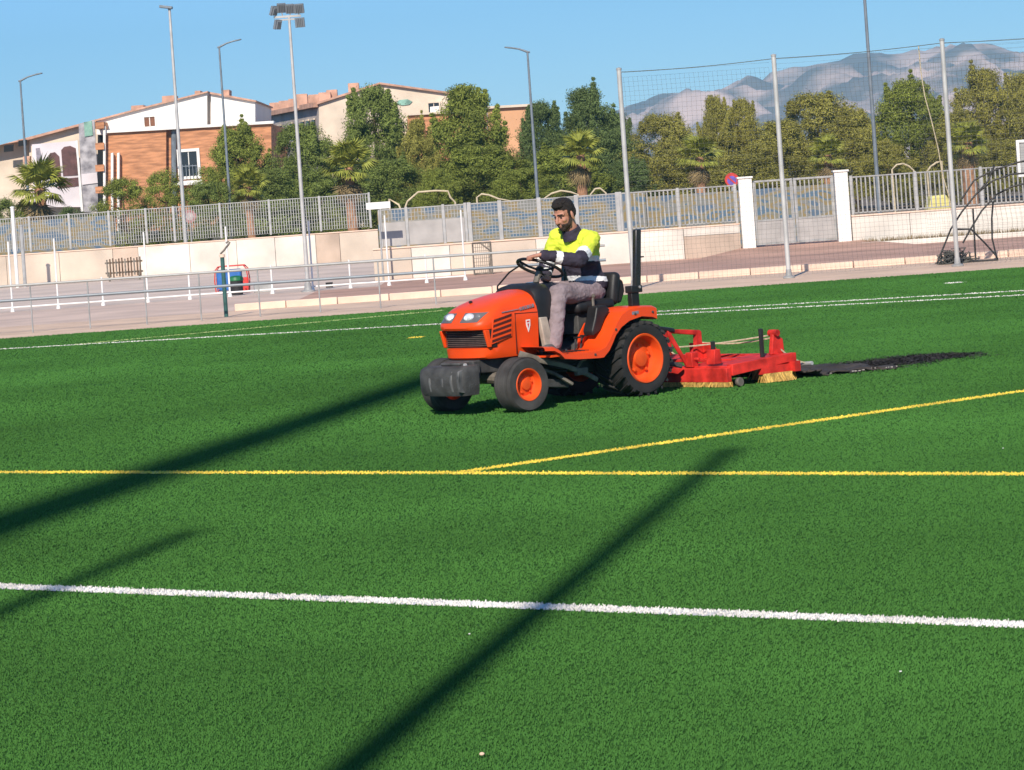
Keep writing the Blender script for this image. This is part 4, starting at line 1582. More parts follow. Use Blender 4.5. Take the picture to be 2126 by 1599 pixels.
# decals on the hood side: stripe, unreadable lettering, shield
q = MB()
q.prism([(1.37, .825), (1.17, .842), (1.17, .848), (1.37, .833)], .2885, .2915)
q.build('decal_stripe', M_decal, hood)
q = MB()
for k in range(6):
    x = 1.165 - k * .028
    z = .846 + k * .0035
    q.prism([(x, z - .016), (x - .020, z - .013), (x - .018, z + .014), (x + .002, z + .011)], .2875, .2910)
    if k % 2 == 0:
        q.mi = 1
        q.prism([(x - .006, z - .006), (x - .014, z - .005), (x - .013, z + .005), (x - .005, z + .004)], .2905, .2916)
        q.mi = 0
q.build('decal_lettering', [M_decal, M_orange], hood, smooth=0)
q = MB()
q.prism([(1.108, .748), (1.058, .750), (1.060, .70), (1.083, .642), (1.104, .70)], .2855, .2905)
sh = q.build('shield_emblem', M_white, hood)
q = MB()
q.prism([(1.098, .738), (1.068, .739), (1.069, .726), (1.097, .725)], .2900, .2915)
q.prism([(1.094, .715), (1.073, .716), (1.083, .675)], .2900, .2915)
q.build('emblem_mark', M_redp, sh, smooth=0)
# small hood ornament
q = MB()
q.ball((1.40, -.06, .925), (.02, .015, .012), 8, 6)
q.build('hood_catch', M_black, hood)

# dashboard cowl
q = MB()
rows = []
for x, w, zt, zb in ((.968, .275, 1.005, .74), (.94, .285, 1.028, .74), (.86, .28, 1.045, .74), (.76, .25, 1.035, .74), (.71, .21, .985, .74), (.70, .17, .94, .74)):
    r_ = []
    n = 18
    for k in range(n + 1):
        a = math.pi * k / n
        r_.append((x, w * math.copysign(abs(math.cos(a)) ** .45, math.cos(a)), zb + (zt - zb) * abs(math.sin(a)) ** .4))
    rows.append(r_)
q.grid(rows)
q.add(rows[0], [tuple(range(len(rows[0])))])
q.add(rows[-1], [tuple(range(len(rows[-1])))])
cowl = q.build('dashboard_cowl', M_black, T, smooth=50)
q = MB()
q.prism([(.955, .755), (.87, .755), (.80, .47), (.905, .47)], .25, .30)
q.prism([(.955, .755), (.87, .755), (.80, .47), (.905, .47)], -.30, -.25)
q.build('pedal_guard', mat('guard_lit_dust', (.42, .36, .29), .7, var=.18, scale=9), T, .008)  # strong sunlight and dust on black plastic, both painted into the beige
q = MB()
q.box((.86, 0, .60), (.22, .46, .32))
q.build('lower_console', M_black, T, .02)
# gauges
q = MB()
q.lathe([(.001, 0), (.06, 0), (.06, .015), (.001, .018)], (.74, 0, 1.03), 'z', 18)
q.build('gauge_cluster', M_glass, cowl)

# steering wheel
ax = Vector((-.44, 0, .90)).normalized()
sc_ = Vector((.64, 0, 1.16))
u1 = Vector((.90, 0, .44)).normalized()
u2 = Vector((0, 1, 0))
q = MB()
q.tube([sc_ + u1 * .20 * math.cos(2 * math.pi * k / 32) + u2 * .20 * math.sin(2 * math.pi * k / 32) for k in range(32)], .0135, 8, closed=True)
sw = q.build('steering_wheel', M_black, T)
for a in (90, 210, 330):
    q = MB()
    q.tube([sc_ - ax * .02, sc_ + (u1 * math.cos(R(a)) + u2 * math.sin(R(a))) * .1 - ax * .02, sc_ + (u1 * math.cos(R(a)) + u2 * math.sin(R(a))) * .195], .010, 6)
    q.build('spoke', M_black, sw)
q = MB()
q.ball(tuple(sc_ - ax * .01), (.038, .038, .028), 12, 8)
q.build('hub', M_black, sw)
q = MB()
q.tube([sc_ - ax * .02, sc_ - ax * .25], .026, 10)
q.build('steering_column', M_dirtmetal, T)
# throttle / hand lever
q = MB()
q.tube([(.955, -.21, 1.0), (.945, -.22, 1.03), (.78, -.245, 1.135), (.64, -.25, 1.19)], .008, 7)
lv = q.build('hand_lever', M_dark, T)
q = MB()
q.ball((.628, -.25, 1.198), (.032, .017, .018), 10, 7)
q.build('lever_knob', M_black, lv)

# floor and fenders
UP = [(1.17, .520), (1.06, .515), (1.00, .490), (.95, .452), (.80, .447), (.55, .447), (.47, .472), (.41, .535), (.36, .605), (.31, .672), (.25, .732), (.17, .768), (.02, .776), (-.12, .770), (-.165, .752)]
LO = [(1.17, .488), (1.06, .480), (1.00, .452), (.95, .405), (.80, .388), (.55, .376), (.50, .378), (.430, .43), (.385, .49), (.34, .555), (.27, .615), (.17, .662), (.02, .688), (-.11, .672), (-.160, .652)]
for s in (1, -1):
    yo, yi = s * .565, s * .27
    q = MB()
    upo = [(x, yo, z - .012) for x, z in UP]
    upm = [(x - .004, yo - s * .022, z) for x, z in UP]
    upi = [(x, yi, z + .004) for x, z in UP]
    loo = [(x, yo + s * .004, z) for x, z in LO]
    loi = [(x, yo - s * .05, z - .004) for x, z in LO]
    q.grid([loi, loo, upo, upm, upi])
    # close the rear end
    n = len(UP) - 1
    q.add([loi[n], loo[n], upo[n], upm[n], upi[n], (LO[n][0], yi, LO[n][1])], [(0, 1, 2, 3, 4, 5)])
    fe = q.build('fender', M_orange, T, smooth=45)
    q = MB()
    q.prism([(.135, .735), (.055, .738), (.055, .712), (.135, .708)], yo - s * .006, yo + s * .004)
    q.build('fender_decal', M_decal, fe)
    # inner wall of the fender
    q = MB()
    q.prism([(.52, .40), (.50, .56), (.42, .66), (.26, .735), (.02, .765), (-.15, .75), (-.15, .45), (.3, .40)], s * .262, s * .278)
    q.build('inner_fender', M_orange, T)
    # black plastic side panel beside the seat
    q = MB()
    q.prism([(.40, .80), (.30, .81), (.245, .765), (.31, .70), (.37, .60), (.46, .555), (.475, .60), (.43, .70)], s * .30, s * .42)
    q.build('side_panel', M_black, T, .012)
    # tail lamp
    q = MB()
    q.box((-.166, s * .48, .715), (.02, .09, .05))
    q.build('tail_lamp', M_redp, fe, .006)
q = MB()
q.box((.80, 0, .436), (.55, 1.08, .018))
q.build('floor_plate', M_orange, T)
q = MB()
for k in range(10):
    q.box((.62 + k * .045, 0, .448), (.012, 1.02, .008))
q.build('floor_ribs', M_black, T)

# seat
q = MB()
q.box((.22, 0, .80), (.46, .46, .11))
q.build('seat_cushion', M_black, T, .045, seg=4)
q = MB()
q.box((0, 0, 0), (.10, .44, .29))
sb = q.build('seat_back', M_black, T, .045, seg=4)
sb.location = (-.045, 0, .93)
sb.rotation_euler = (0, R(-12), 0)
q = MB()
q.prism([(-.11, .80), (-.16, .90), (-.15, .99), (-.09, 1.03), (-.05, .80)], -.2, .2)
q.build('seat_shell', M_dark, T, .02)
q = MB()
q.box((.2, 0, .66), (.40, .34, .18))
q.build('seat_base', M_iron, T, .01)
q = MB()
q.tube([(.30, .27, .76), (.30, .27, .86), (.29, .27, .88)], .012, 6)
q.ball((.29, .27, .885), (.018, .018, .022), 8, 6)
q.build('range_lever', M_dirtmetal, T)
q = MB()
q.tube([(.52, .31, .45), (.50, .31, .54), (.47, .31, .56)], .010, 6)
q.box((.475, .31, .562), (.05, .04, .014))
q.build('pedal', M_black, T)
q = MB()
q.tube([(.62, .34, .45), (.60, .34, .54), (.58, .34, .55)], .009, 6)
q.box((.58, .34, .555), (.05, .04, .014))
q.build('pedal', M_black, T)

# roll bar posts
for s in (1, -1):
    q = MB()
    q.box((-.01, s * .45, .80), (.09, .055, .30))
    q.box((-.02, s * .45, .92), (.13, .085, .06))
    bse = q.build('rollbar_base', M_black, T, .006)
    q = MB()
    q.hexa([(-.085 + dx * .065 - (dz * .055), s * .45 + dy * .05 - .025, .90 + dz * .53) for dz in (0, 1) for dy in (0, 1) for dx in (0, 1)])
    rp_ = q.build('rollbar_post', mat('rollbar_paint', (.022, .021, .021), .28, var=.1, scale=9, spec=.6), T, .010)
    q = MB()
    q.tube([(-.05, s * .45 - .05, .935), (-.05, s * .45 + .05, .935)], .012, 8)
    q.build('hinge_pin', M_galvp, rp_)
    q = MB()
    q.box((-.135, s * .45, 1.19), (.05, .02, .012))
    q.build('clip', M_black, rp_)
q = MB()
q.box((-.05, 0, .72), (.08, .88, .08))
q.build('rollbar_crossmember', M_black, T, .006)

# chassis
q = MB()
q.prism([(1.62, .45), (1.62, .34), (1.3, .33), (.75, .30), (.15, .22), (-.18, .22), (-.20, .58), (.3, .52), (.8, .42), (1.2, .45)], -.17, .17)
q.build('chassis', M_iron, T, .01)
q = MB()
q.tube([(0, -.42, .32), (0, .42, .32)], .075, 12)
q.build('rear_axle', M_iron, T)
q = MB()
q.tube([(1.37, -.40, .245), (1.37, -.2, .28), (1.37, 0, .30), (1.37, .2, .28), (1.37, .40, .245)], [.045, .05, .065, .05, .045], 10)
q.build('front_axle', M_dirtmetal, T)
for s in (1, -1):
    q = MB()
    q.tube([(1.37, s * .37, .34), (1.37, s * .37, .19)], .045, 10)
    q.build('steering_knuckle', M_iron, T)
    q = MB()
    q.tube([(1.30, s * .10, .36), (1.26, s * .36, .27)], .014, 6)
    q.build('tie_rod', M_galvp, T)
    # step support and linkage under the floor
    q = MB()
    q.tube([(1.22, s * .30, .47), (1.05, s * .40, .40), (.80, s * .42, .33), (.55, s * .40, .24), (.40, s * .36, .18)], [.030, .026, .022, .022, .020], 7, flat=.5)
    q.build('lift_link', M_dirtmetal, T)
    q = MB()
    q.tube([(1.12, s * .20, .40), (.86, s * .34, .27), (.70, s * .37, .17)], .016, 6)
    q.build('link_rod', M_dirtmetal, T)
    q = MB()
    q.box((.62, s * .40, .27), (.12, .05, .06))
    q.tube([(.66, s * .40, .30), (.63, s * .43, .36), (.58, s * .43, .37)], .014, 6)
    q.build('link_bracket', M_dirtmetal, T, .006)
q = MB()
q.box((.85, 0, .19), (.34, .62, .07), Matrix.Rotation(R(-7), 3, 'Y'))
q.build('mid_deck_frame', M_iron, T, .01)
for s in (1, -1):
    q = MB()
    q.prism([(.36, .54), (.50, .50), (.56, .40), (.40, .36), (.24, .42)], s * .19, s * .23)
    q.build('hydraulic_case', M_iron, T, .01)

# front weight
q = MB()
rows = []
for z, gx in ((.175, -.02), (.205, 0), (.27, .012), (.36, .012), (.395, .0), (.415, -.03)):
    rows.append([(x, y, z) for x, y in outline(z, 1.66, 1.865 + gx, .275 + gx * .5, dep=.10, ex=3.5)])
q.grid(rows)
q.add(rows[-1], [tuple(range(len(rows[-1])))])
q.add(rows[0], [tuple(range(len(rows[0])))])
fwt = q.build('front_weight', M_iron, T, smooth=50)
for y in (-.10, .06, .17, .255):
    q = MB()
    q.prism([(1.80, .40), (1.865, .38), (1.883, .30), (1.865, .21), (1.80, .195)], y - .012, y + .012)
    q.build('weight_rib', mat('iron_worn', (.14, .138, .135), .6, metal=.2, var=.3, scale=10), fwt, .004)
q = MB()
q.box((1.63, 0, .36), (.12, .40, .12))
q.box((1.66, 0, .43), (.14, .24, .025))
q.build('weight_bracket', M_iron, T, .008)
for y in (.10, .16):
    q = MB()
    q.lathe([(.001, 0), (.016, 0), (.016, .02), (.001, .022)], (1.69, y, .42), 'x', 8)
    q.build('bolt', M_galvp, T)

# wheels
def wheel(name, c, rad, wid, rimr, side, lugs):
    t_ = bpy.data.objects.new(name, None)
    col.objects.link(t_)
    t_.parent = T
    t_.location = c
    hw = wid / 2
    q = MB()
    pr = [(rimr * .98, -hw * .80), (rimr * 1.06, -hw * .92), (rad * .80, -hw * 1.0), (rad * .92, -hw * .96), (rad * .965, -hw * .82), (rad * (.972 if lugs else 1.0), -hw * .45), (rad * (.975 if lugs else 1.004), 0),
          (rad * (.972 if lugs else 1.0), hw * .45), (rad * .965, hw * .82), (rad * .92, hw * .96), (rad * .80, hw * 1.0), (rimr * 1.06, hw * .92), (rimr * .98, hw * .80)]
    q.lathe(pr, (0, 0, 0), 'y', 48)
    if lugs:
        q.mi = 0
        n = 22
        for k in range(n):
            for sd in (-1, 1):
                a0 = 2 * math.pi * (k + (.5 if sd > 0 else 0)) / n
                pts = []
                for f, rr in ((0, rad * .955), (0, rad * 1.03), (1, rad * .955), (1, rad * 1.015)):
                    pass
                st = []
                for f in (0.0, .35, .7, 1.0):
                    y = sd * hw * (.02 + .99 * f)
                    aa = a0 + sd * 0 + .30 * f
                    lift = rad * (1.03 - .045 * max(0, f - .6))
                    half = .050
                    low = rad * (.955 - .06 * max(0, f - .6))
                    st.append([(math.cos(aa - half) * low, y, math.sin(aa - half) * low), (math.cos(aa - half * .7) * lift, y, math.sin(aa - half * .7) * lift),
                               (math.cos(aa + half * .7) * lift, y, math.sin(aa + half * .7) * lift), (math.cos(aa + half) * low, y, math.sin(aa + half) * low)])
                q.grid(st)
                q.add(st[0], [(0, 1, 2, 3)])
                q.add(st[-1], [(0, 1, 2, 3)])
    else:
        for k in range(5):
            y = (-.6 + .3 * k) * hw
            q.lathe([(rad * 1.000, y - .012), (rad * 1.008, y - .006), (rad * 1.008, y + .006), (rad * 1.000, y + .012)], (0, 0, 0), 'y', 48)
    tyre = q.build('tyre', M_rubber if lugs else M_rubberd, t_, smooth=30)
    q = MB()
    s = side
    q.lathe([(rimr * 1.05, s * hw * .90), (rimr * 1.02, s * hw * .96), (rimr * .95, s * hw * .93), (rimr * .90, s * hw * .70), (rimr * .86, s * hw * .42), (rimr * .70, s * hw * .34), (rimr * .55, s * hw * .44), (rimr * .36, s * hw * .46), (rimr * .33, s * hw * .62), (.001, s * hw * .64)], (0, 0, 0), 'y', 40)
    q.lathe([(rimr * .98, -s * hw * .8), (rimr * .9, -s * hw * .5), (rimr * .86, s * hw * .30), (.001, s * hw * .30)], (0, 0, 0), 'y', 40)
    rim = q.build('rim', M_orangew, t_, smooth=35)
    for k in range(5):
        a = 2 * math.pi * k / 5 + .3
        q = MB()
        q.lathe([(.001, s * hw * .40), (rimr * .075, s * hw * .40), (rimr * .075, s * hw * .53), (.001, s * hw * .55)], (rimr * .56 * math.cos(a), 0, rimr * .56 * math.sin(a)), 'y', 6)
        q.build('wheel_nut', M_orangew, rim)
    return t_


wheel('rear_wheel', (0, .40, .325), .318, .335, .205, 1, True)
wheel('rear_wheel', (0, -.40, .325), .318, .335, .205, -1, True)
for s in (1, -1):
    w_ = wheel('front_wheel', (1.37, s * .47, .228), .226, .215, .130, s, False)
    w_.rotation_euler = (0, 0, R(-2))

# three point linkage
q = MB()
q.tube([(-.25, .02, .60), (-.62, .015, .545), (-.90, .01, .495)], .024, 10)
q.build('top_link', M_black, T)
for s in (1, -1):
    q = MB()
    q.tube([(-.18, s * .2, .34), (-.66, s * .33, .20)], .022, 6, flat=.6)
    q.build('lower_link', M_iron, T)
    q = MB()
    q.tube([(-.15, s * .24, .62), (-.38, s * .28, .28)], .014, 6)
    q.build('lift_rod', M_galvp, T)
q = MB()
q.box((-.22, 0, .45), (.10, .30, .30))
q.build('rear_housing', M_iron, T, .015)

# ------------------------------------------------------------------ red turf brush behind the tractor
B = thing('turf_brush', 'red three point turf brush with yellow bristles behind the tractor', 'turf brush', TO, TRZ)
FX, RX, HWID = -.76, -1.50, .80
q = MB()
q.box((FX, 0, .110), (.06, HWID * 2, .125))
q.box((FX - .06, 0, .176), (.10, HWID * 2, .020))
q.build('front_beam', M_red, B, .006)
q = MB()
q.box((RX, 0, .20), (.08, HWID * 2 + .16, .07))
q.build('rear_beam', M_red, B, .006)
for s in (1, -1):
    q = MB()
    q.hexa([(FX - .03 + dx * (RX - FX), s * (HWID - .02 + dx * .08) + dy * .07 - .035, .10 + dz * (.10 if dx == 0 else .07) + dx * .07) for dz in (0, 1) for dy in (0, 1) for dx in (0, 1)])
    q.build('side_beam', M_red, B, .006)
    q = MB()
    q.add([(FX - .10, s * .10, .182), (FX - .10, s * (HWID - .03), .182), (RX + .04, s * (HWID + .04), .232), (RX + .04, s * .42, .232)], [(0, 1, 2, 3)])
    q.add([(FX - .10, s * .10, .172), (FX - .10, s * (HWID - .03), .172), (RX + .04, s * (HWID + .04), .220), (RX + .04, s * .42, .220)], [(0, 1, 2, 3)])
    q.build('deck_plate', M_red, B)
    # upright brackets and pins
    q = MB()
    q.prism([(FX - .02, .20), (FX - .12, .20), (FX - .105, .33), (FX - .035, .33)], s * .56 - .05, s * .56 + .05)
    br = q.build('bracket', M_red, B, .006)
    q = MB()
    q.tube([(FX - .07, s * .56, .33), (FX - .07, s * .56, .40)], .020, 8)
    q.build('pin', M_black, br)
    q = MB()
    q.prism([(RX + .10, .23), (RX - .07, .23), (RX - .06, .36), (RX - .02, .385), (RX + .015, .45), (RX + .055, .45), (RX + .07, .38)], s * .70 - .022, s * .70 + .022)
    tw = q.build('rear_tower', M_red, B, .008)
    q = MB()
    q.lathe([(.001, -.05), (.03, -.05), (.03, .05), (.001, .05)], (RX + .035, s * .70, .42), 'y', 12)
    q.build('boss', M_red, tw)
    q = MB()
    q.tube([(RX + .20, s * .70, .22), (RX + .20, s * .70, .36), (RX + .20, s * .70, .47)], [.020, .020, .022], 8)
    q.build('pin', M_black, B)
    q = MB()
    q.prism([(FX + .01, .18), (FX - .03, .18), (-.575, .50), (-.54, .52), (-.545, .47)], s * .30 - .01, s * .30 + .01)
    q.build('hitch_arm', M_red, B, .004)
    q = MB()
    q.box((FX - .02, s * .34, .245), (.08, .08, .13))
    q.tube([(FX - .02, s * .34 - .09, .25), (FX - .02, s * .34 + .09, .25)], .016, 8)
    q.build('hitch_clevis', M_red, B, .008)
q = MB()
q.prism([(-1.16, .20), (-1.25, .20), (-1.25, .46), (-1.23, .475), (-.86, .512), (-.86, .475), (-1.18, .435)], -.024, .024)
q.build('mast', M_red, B, .008)
q = MB()
q.prism([(-1.25, .20), (-1.29, .20), (-1.30, .30), (-1.25, .36)], -.15, .15)
q.build('mast_gusset', M_red, B, .006)
q = MB()
q.box((-1.22, 0, .205), (.14, .9, .03))
q.build('mid_beam', M_red, B, .006)


def bristles(name, p0, p1, n, ztop, spread, seed):
    r_ = np.random.default_rng(seed)
    a, c = np.array(p0), np.array(p1)
    f = r_.uniform(0, 1, n)
    base = a + (c - a) * f[:, None]
    d = (c - a) / np.linalg.norm(c - a)
    nrm = np.array([-d[1], d[0], 0])
    base = base + nrm * r_.uniform(-.035, .035, n)[:, None]
    V = []
    tip = base + nrm * r_.normal(0, spread, n)[:, None] + d * r_.normal(0, .012, n)[:, None]
    w = d * .006
    up = np.array([0, 0, 1.])
    A = base - w + up * ztop
    C_ = base + w + up * ztop
    D_ = tip + w * .7 + up * .008
    E_ = tip - w * .7 + up * .008
    V = np.stack([A, C_, D_, E_], 1).reshape(-1, 3)
    o = link(name, npmesh(name, V, np.arange(len(V)).reshape(-1, 4), M_bristle, k=4), B)
    o['kind'] = 'stuff'
    return o


bristles('bristle_row', (FX, -HWID, 0), (FX, HWID, 0), 1600, .05, .012, 1)
bristles('bristle_row', (RX + .02, .42, 0), (RX + .02, HWID + .08, 0), 900, .085, .03, 2)
bristles('bristle_row', (RX + .02, -HWID - .08, 0), (RX + .02, -.42, 0), 900, .085, .03, 3)
bristles('bristle_row', (RX + .36, HWID + .03, 0), (RX + .06, HWID + .09, 0), 700, .085, .03, 4)
q = MB()
q.box((RX + .02, HWID - .05, .125), (.07, .40, .09))
q.box((RX + .20, HWID + .05, .115), (.36, .05, .07), Matrix.Rotation(R(-8), 3, 'Z'))
q.build('bristle_holder', M_red, B)
for s in (1, -1):
    q = MB()
    q.lathe([(.001, -.02), (.036, -.02), (.04, -.012), (.04, .012), (.036, .02), (.001, .02)], (FX - .10, s * (HWID + .02), .042), 'y', 16)
    q.build('guide_roller', M_dirtmetal, B)

# ------------------------------------------------------------------ drag mat
D = thing('drag_mat', 'dark rubber drag mat trailing behind the red brush', 'drag mat', TO, TRZ)
rows = []
r_ = random.Random(4)
for i in range(30):
    u = i / 29
    row = []
    for j in range(24):
        v = j / 23
        x = -1.68 - 1.00 * u + .05 * math.sin(v * 9)
        y = -.25 + (1.15 + .25 * u) * v + .03 * math.sin(u * 11)
        z = .016 + .05 * math.exp(-(u * 7) ** 2) * (.5 + .5 * v) + .010 * math.sin(u * 13 + v * 4) * (.4 + u) + .016 * r_.random()
        if v > .93:
            z += .02 * math.sin(u * 23) - .01
        e_ = .05 * math.sin(u * 17 + 1) + .04 * math.sin(u * 41) + .03 * r_.uniform(-1, 1)
        y += e_ * (v - .5) * 2
        row.append((x + .06 * math.sin(v * 17) * u, y, max(.014, z)))
    rows.append(row)
q = MB()
q.grid(rows)
m_ = q.build('mat', M_mat, D, smooth=60)
sm = m_.modifiers.new('thick', 'SOLIDIFY')
sm.thickness = .012
q = MB()
q.tube([(-1.71, -.5, .06), (-1.71, .35, .10), (-1.70, .92, .13)], .018, 8)
q.build('front_bar', M_galvp, D)
for k, (a, c) in enumerate((((-1.50, .70, .30), (-1.70, .85, .13)), ((-1.50, -.70, .30), (-1.70, -.4, .08)), ((-1.25, .0, .36), (-1.48, .69, .38)), ((-.80, -.55, .34), (-1.46, .66, .40)))):
    pts = [Vector(a).lerp(Vector(c), f) - Vector((0, 0, .03 * math.sin(math.pi * f))) for f in np.linspace(0, 1, 7)]
    q = MB()
    q.tube(pts, .007, 5)
    q.build('rope', M_rope, D)
q = MB()
for k in range(12):
    u = r_.random()
    x, y = -1.75 - .9 * u, .93 + .22 * u + r_.uniform(-.05, .06)
    s_ = r_.uniform(.008, .026)
    q.box((x, y, .024), (s_, s_ * .5, .010), Matrix.Rotation(r_.uniform(0, 3), 3, 'Z'))
o = q.build('frayed_edge', mat('fray_grey', (.42, .38, .34), .9, var=.3, scale=20), D)
o['kind'] = 'stuff'

# ------------------------------------------------------------------ driver (same local frame as the tractor)
PE = thing('person', 'bearded driver in yellow and navy high visibility jacket steering the tractor', 'person', TO, TRZ)


def cone(mb, a, c, r0, r1, n=14):
    """round ended tapered capsule"""
    a, c = Vector(a), Vector(c)
    d = (c - a)
    L = max(d.length, 1e-6)
    d.normalize()
    pts, rs = [], []
    for k in (-.98, -.8, -.5, 0):
        pts.append(a + d * r0 * k)
        rs.append(r0 * math.sqrt(max(.02, 1 - k * k)))
    for k in (0, .5, .8, .98):
        pts.append(c + d * r1 * k)
        rs.append(r1 * math.sqrt(max(.02, 1 - k * k)))
    mb.tube(pts, rs, n)


def chain(mb, pts, rs):
    for i in range(len(pts) - 1):
        cone(mb, pts[i], pts[i + 1], rs[i], rs[i + 1])


def ell(mb, c, r, rot=None, n=16, m=10):
    t_ = MB()
    t_.ball((0, 0, 0), r, n, m)
    M = rot if rot is not None else Matrix.Identity(3)
    mb.add([M @ Vector(p) + Vector(c) for p in t_.v], t_.f)


def fuse(mb, name, voxel, smooth_it=6, fac=.5, disp=0.0, dscale=.08):
    me = mb.mesh(name, M_skin, 0)
    o = bpy.data.objects.new(name, me)
    col.objects.link(o)
    r = o.modifiers.new('r', 'REMESH')
    r.mode = 'VOXEL'
    r.voxel_size = voxel
    if smooth_it:
        s = o.modifiers.new('s', 'SMOOTH')
        s.iterations = smooth_it
        s.factor = fac
    dg = bpy.context.evaluated_depsgraph_get()
    out = bpy.data.meshes.new_from_object(o.evaluated_get(dg))
    bpy.data.objects.remove(o)
    out.name = name
    out.polygons.foreach_set('use_smooth', [True] * len(out.polygons))
    return out


def wrinkle(me, amp, sc, seed=0):
    n = len(me.vertices)
    co = np.empty(n * 3, np.float32)
    no = np.empty(n * 3, np.float32)
    me.vertices.foreach_get('co', co)
    me.vertex_normals.foreach_get('vector', no)
    co, no = co.reshape(-1, 3), no.reshape(-1, 3)
    from mathutils import noise as mn
    d = np.array([mn.noise(Vector((float(p[0]) * sc * 1.0 + seed, float(p[1]) * sc * 1.0, float(p[2]) * sc * 2.2))) + .5 * mn.noise(Vector((float(p[0]) * sc * 2.3, float(p[1]) * sc * 2.3 + seed, float(p[2]) * sc * 3.5))) for p in co])
    d = np.sign(d) * np.abs(d) ** .8
    co = co + no * (d * amp)[:, None]
    me.vertices.foreach_set('co', co.ravel())
    me.update()


HIP = Vector((.09, 0, .92))
CHE = Vector((.14, 0, 1.24))
NEC = Vector((.225, 0, 1.435))
SHL, SHR = Vector((.185, .190, 1.368)), Vector((.225, -.195, 1.40))
ELL_, ELR = Vector((.475, .315, 1.20)), Vector((.27, -.34, 1.13))
WRL, WRR = Vector((.745, .165, 1.272)), Vector((.455, -.135, 1.065))
HL_, HR_ = Vector((.13, .10, .915)), Vector((.13, -.10, .915))
KNL, KNR = Vector((.665, .225, .935)), Vector((.665, -.225, .945))
ANL, ANR = Vector((.80, .295, .54)), Vector((.83, -.29, .54))

# head frame
HC = Vector((.318, .005, 1.600))
HRm = (Matrix.Rotation(R(6), 3, 'Z') @ Matrix.Rotation(R(20), 3, 'Y')) * 1.0


def hp(x, y, z):
    return HC + HRm @ Vector((x, y, z)) * 1.06


q = MB()
# trunk, neck, limbs (mostly under the clothes)
ell(q, HIP + Vector((0, 0, .02)), (.12, .165, .11))
chain(q, [HIP, CHE, NEC], [.12, .13, .062])
ell(q, CHE, (.115, .16, .15))
chain(q, [NEC - Vector((.01, 0, .02)), hp(-.02, 0, -.06)], [.060, .058])
chain(q, [SHL, ELL_, WRL], [.052, .042, .028])
chain(q, [SHR, ELR, WRR], [.052, .042, .028])
chain(q, [CHE + Vector((.03, .08, .12)), SHL], [.06, .055])
chain(q, [CHE + Vector((.03, -.08, .12)), SHR], [.06, .055])
chain(q, [HL_, KNL, ANL], [.075, .052, .036])
chain(q, [HR_, KNR, ANR], [.075, .052, .036])
# skull, jaw, face
ell(q, hp(-.012, 0, .035), (.098, .078, .095), HRm)
ell(q, hp(.030, 0, -.035), (.068, .062, .075), HRm)
ell(q, hp(.058, 0, -.092), (.034, .036, .030), HRm)
cone(q, hp(.086, 0, .020), hp(.114, 0, -.030), .010, .016, 10)
ell(q, hp(.100, .013, -.034), (.012, .010, .009), HRm)
ell(q, hp(.100, -.013, -.034), (.012, .010, .009), HRm)
for s in (1, -1):
    cone(q, hp(.083, s * .014, .026), hp(.066, s * .050, .024), .011, .010, 8)
    ell(q, hp(.060, s * .040, -.022), (.026, .022, .022), HRm)
    ell(q, hp(-.004, s * .080, -.008), (.020, .010, .034), HRm)
    ell(q, hp(-.002, s * .083, -.036), (.010, .008, .010), HRm)
ell(q, hp(.086, 0, -.058), (.014, .024, .007), HRm)
ell(q, hp(.084, 0, -.070), (.013, .021, .008), HRm)


def hand(wr, knuck_dir, grip_pts, thumb, side_vec, up_vec):
    """palm from the wrist to the knuckles, four fingers curling round the rim and a thumb from the side of the palm"""
    kd = knuck_dir.normalized()
    sv = side_vec.normalized()
    palm_end = wr + kd * .085
    for f in (-1.3, -.45, .4, 1.2):
        cone(q, wr + sv * f * .012, palm_end + sv * f * .019, .019, .0145, 8)
    for f, ln in zip((-1.3, -.45, .4, 1.2), (.86, 1.0, .95, .75)):
        k0 = palm_end + sv * f * .020
        p1 = k0 + (kd * .030 + up_vec * .004) * ln
        p2 = p1 + (kd * .006 - up_vec * .026) * ln
        p3 = p2 + (-kd * .020 - up_vec * .010) * ln
        cone(q, k0, p1, .0098, .0092, 8)
        cone(q, p1, p2, .0092, .0086, 8)
        cone(q, p2, p3, .0086, .0075, 8)
    t0 = wr + kd * .025 + sv * thumb * .022
    t1 = t0 + kd * .030 + sv * thumb * .022 - up_vec * .012
    t2 = t1 + kd * .028 + sv * thumb * .004 - up_vec * .020
    cone(q, t0, t1, .014, .011, 8)
    cone(q, t1, t2, .011, .0088, 8)


# left hand over the front left of the rim, right hand on the lower rim
hand(WRL + (WRL - ELL_).normalized() * .02, Vector((.085, -.035, -.012)), None, -1, Vector((.03, .09, 0)), Vector((.15, 0, 1)).normalized())
hand(WRR + (WRR - ELR).normalized() * .02, Vector((.05, .07, .012)), None, 1, Vector((.07, -.05, .02)), Vector((-.2, 0, 1)).normalized())
body = fuse(q, 'body', .0062, 4, .45)
body.materials.clear()
body.materials.append(M_skin)
link('body', body, PE)

# eyes
for s in (1, -1):
    q = MB()
    ell(q, hp(.0815, s * .031, .008), (.0075, .012, .0065), HRm)
    q.build('eye', mat('eye_dark', (.05, .035, .03), .3, var=.1), PE)
    q = MB()
    cone(q, hp(.096, s * .014, .031), hp(.078, s * .052, .031), .0045, .0035, 6)
    q.build('eyebrow', M_hair, PE)
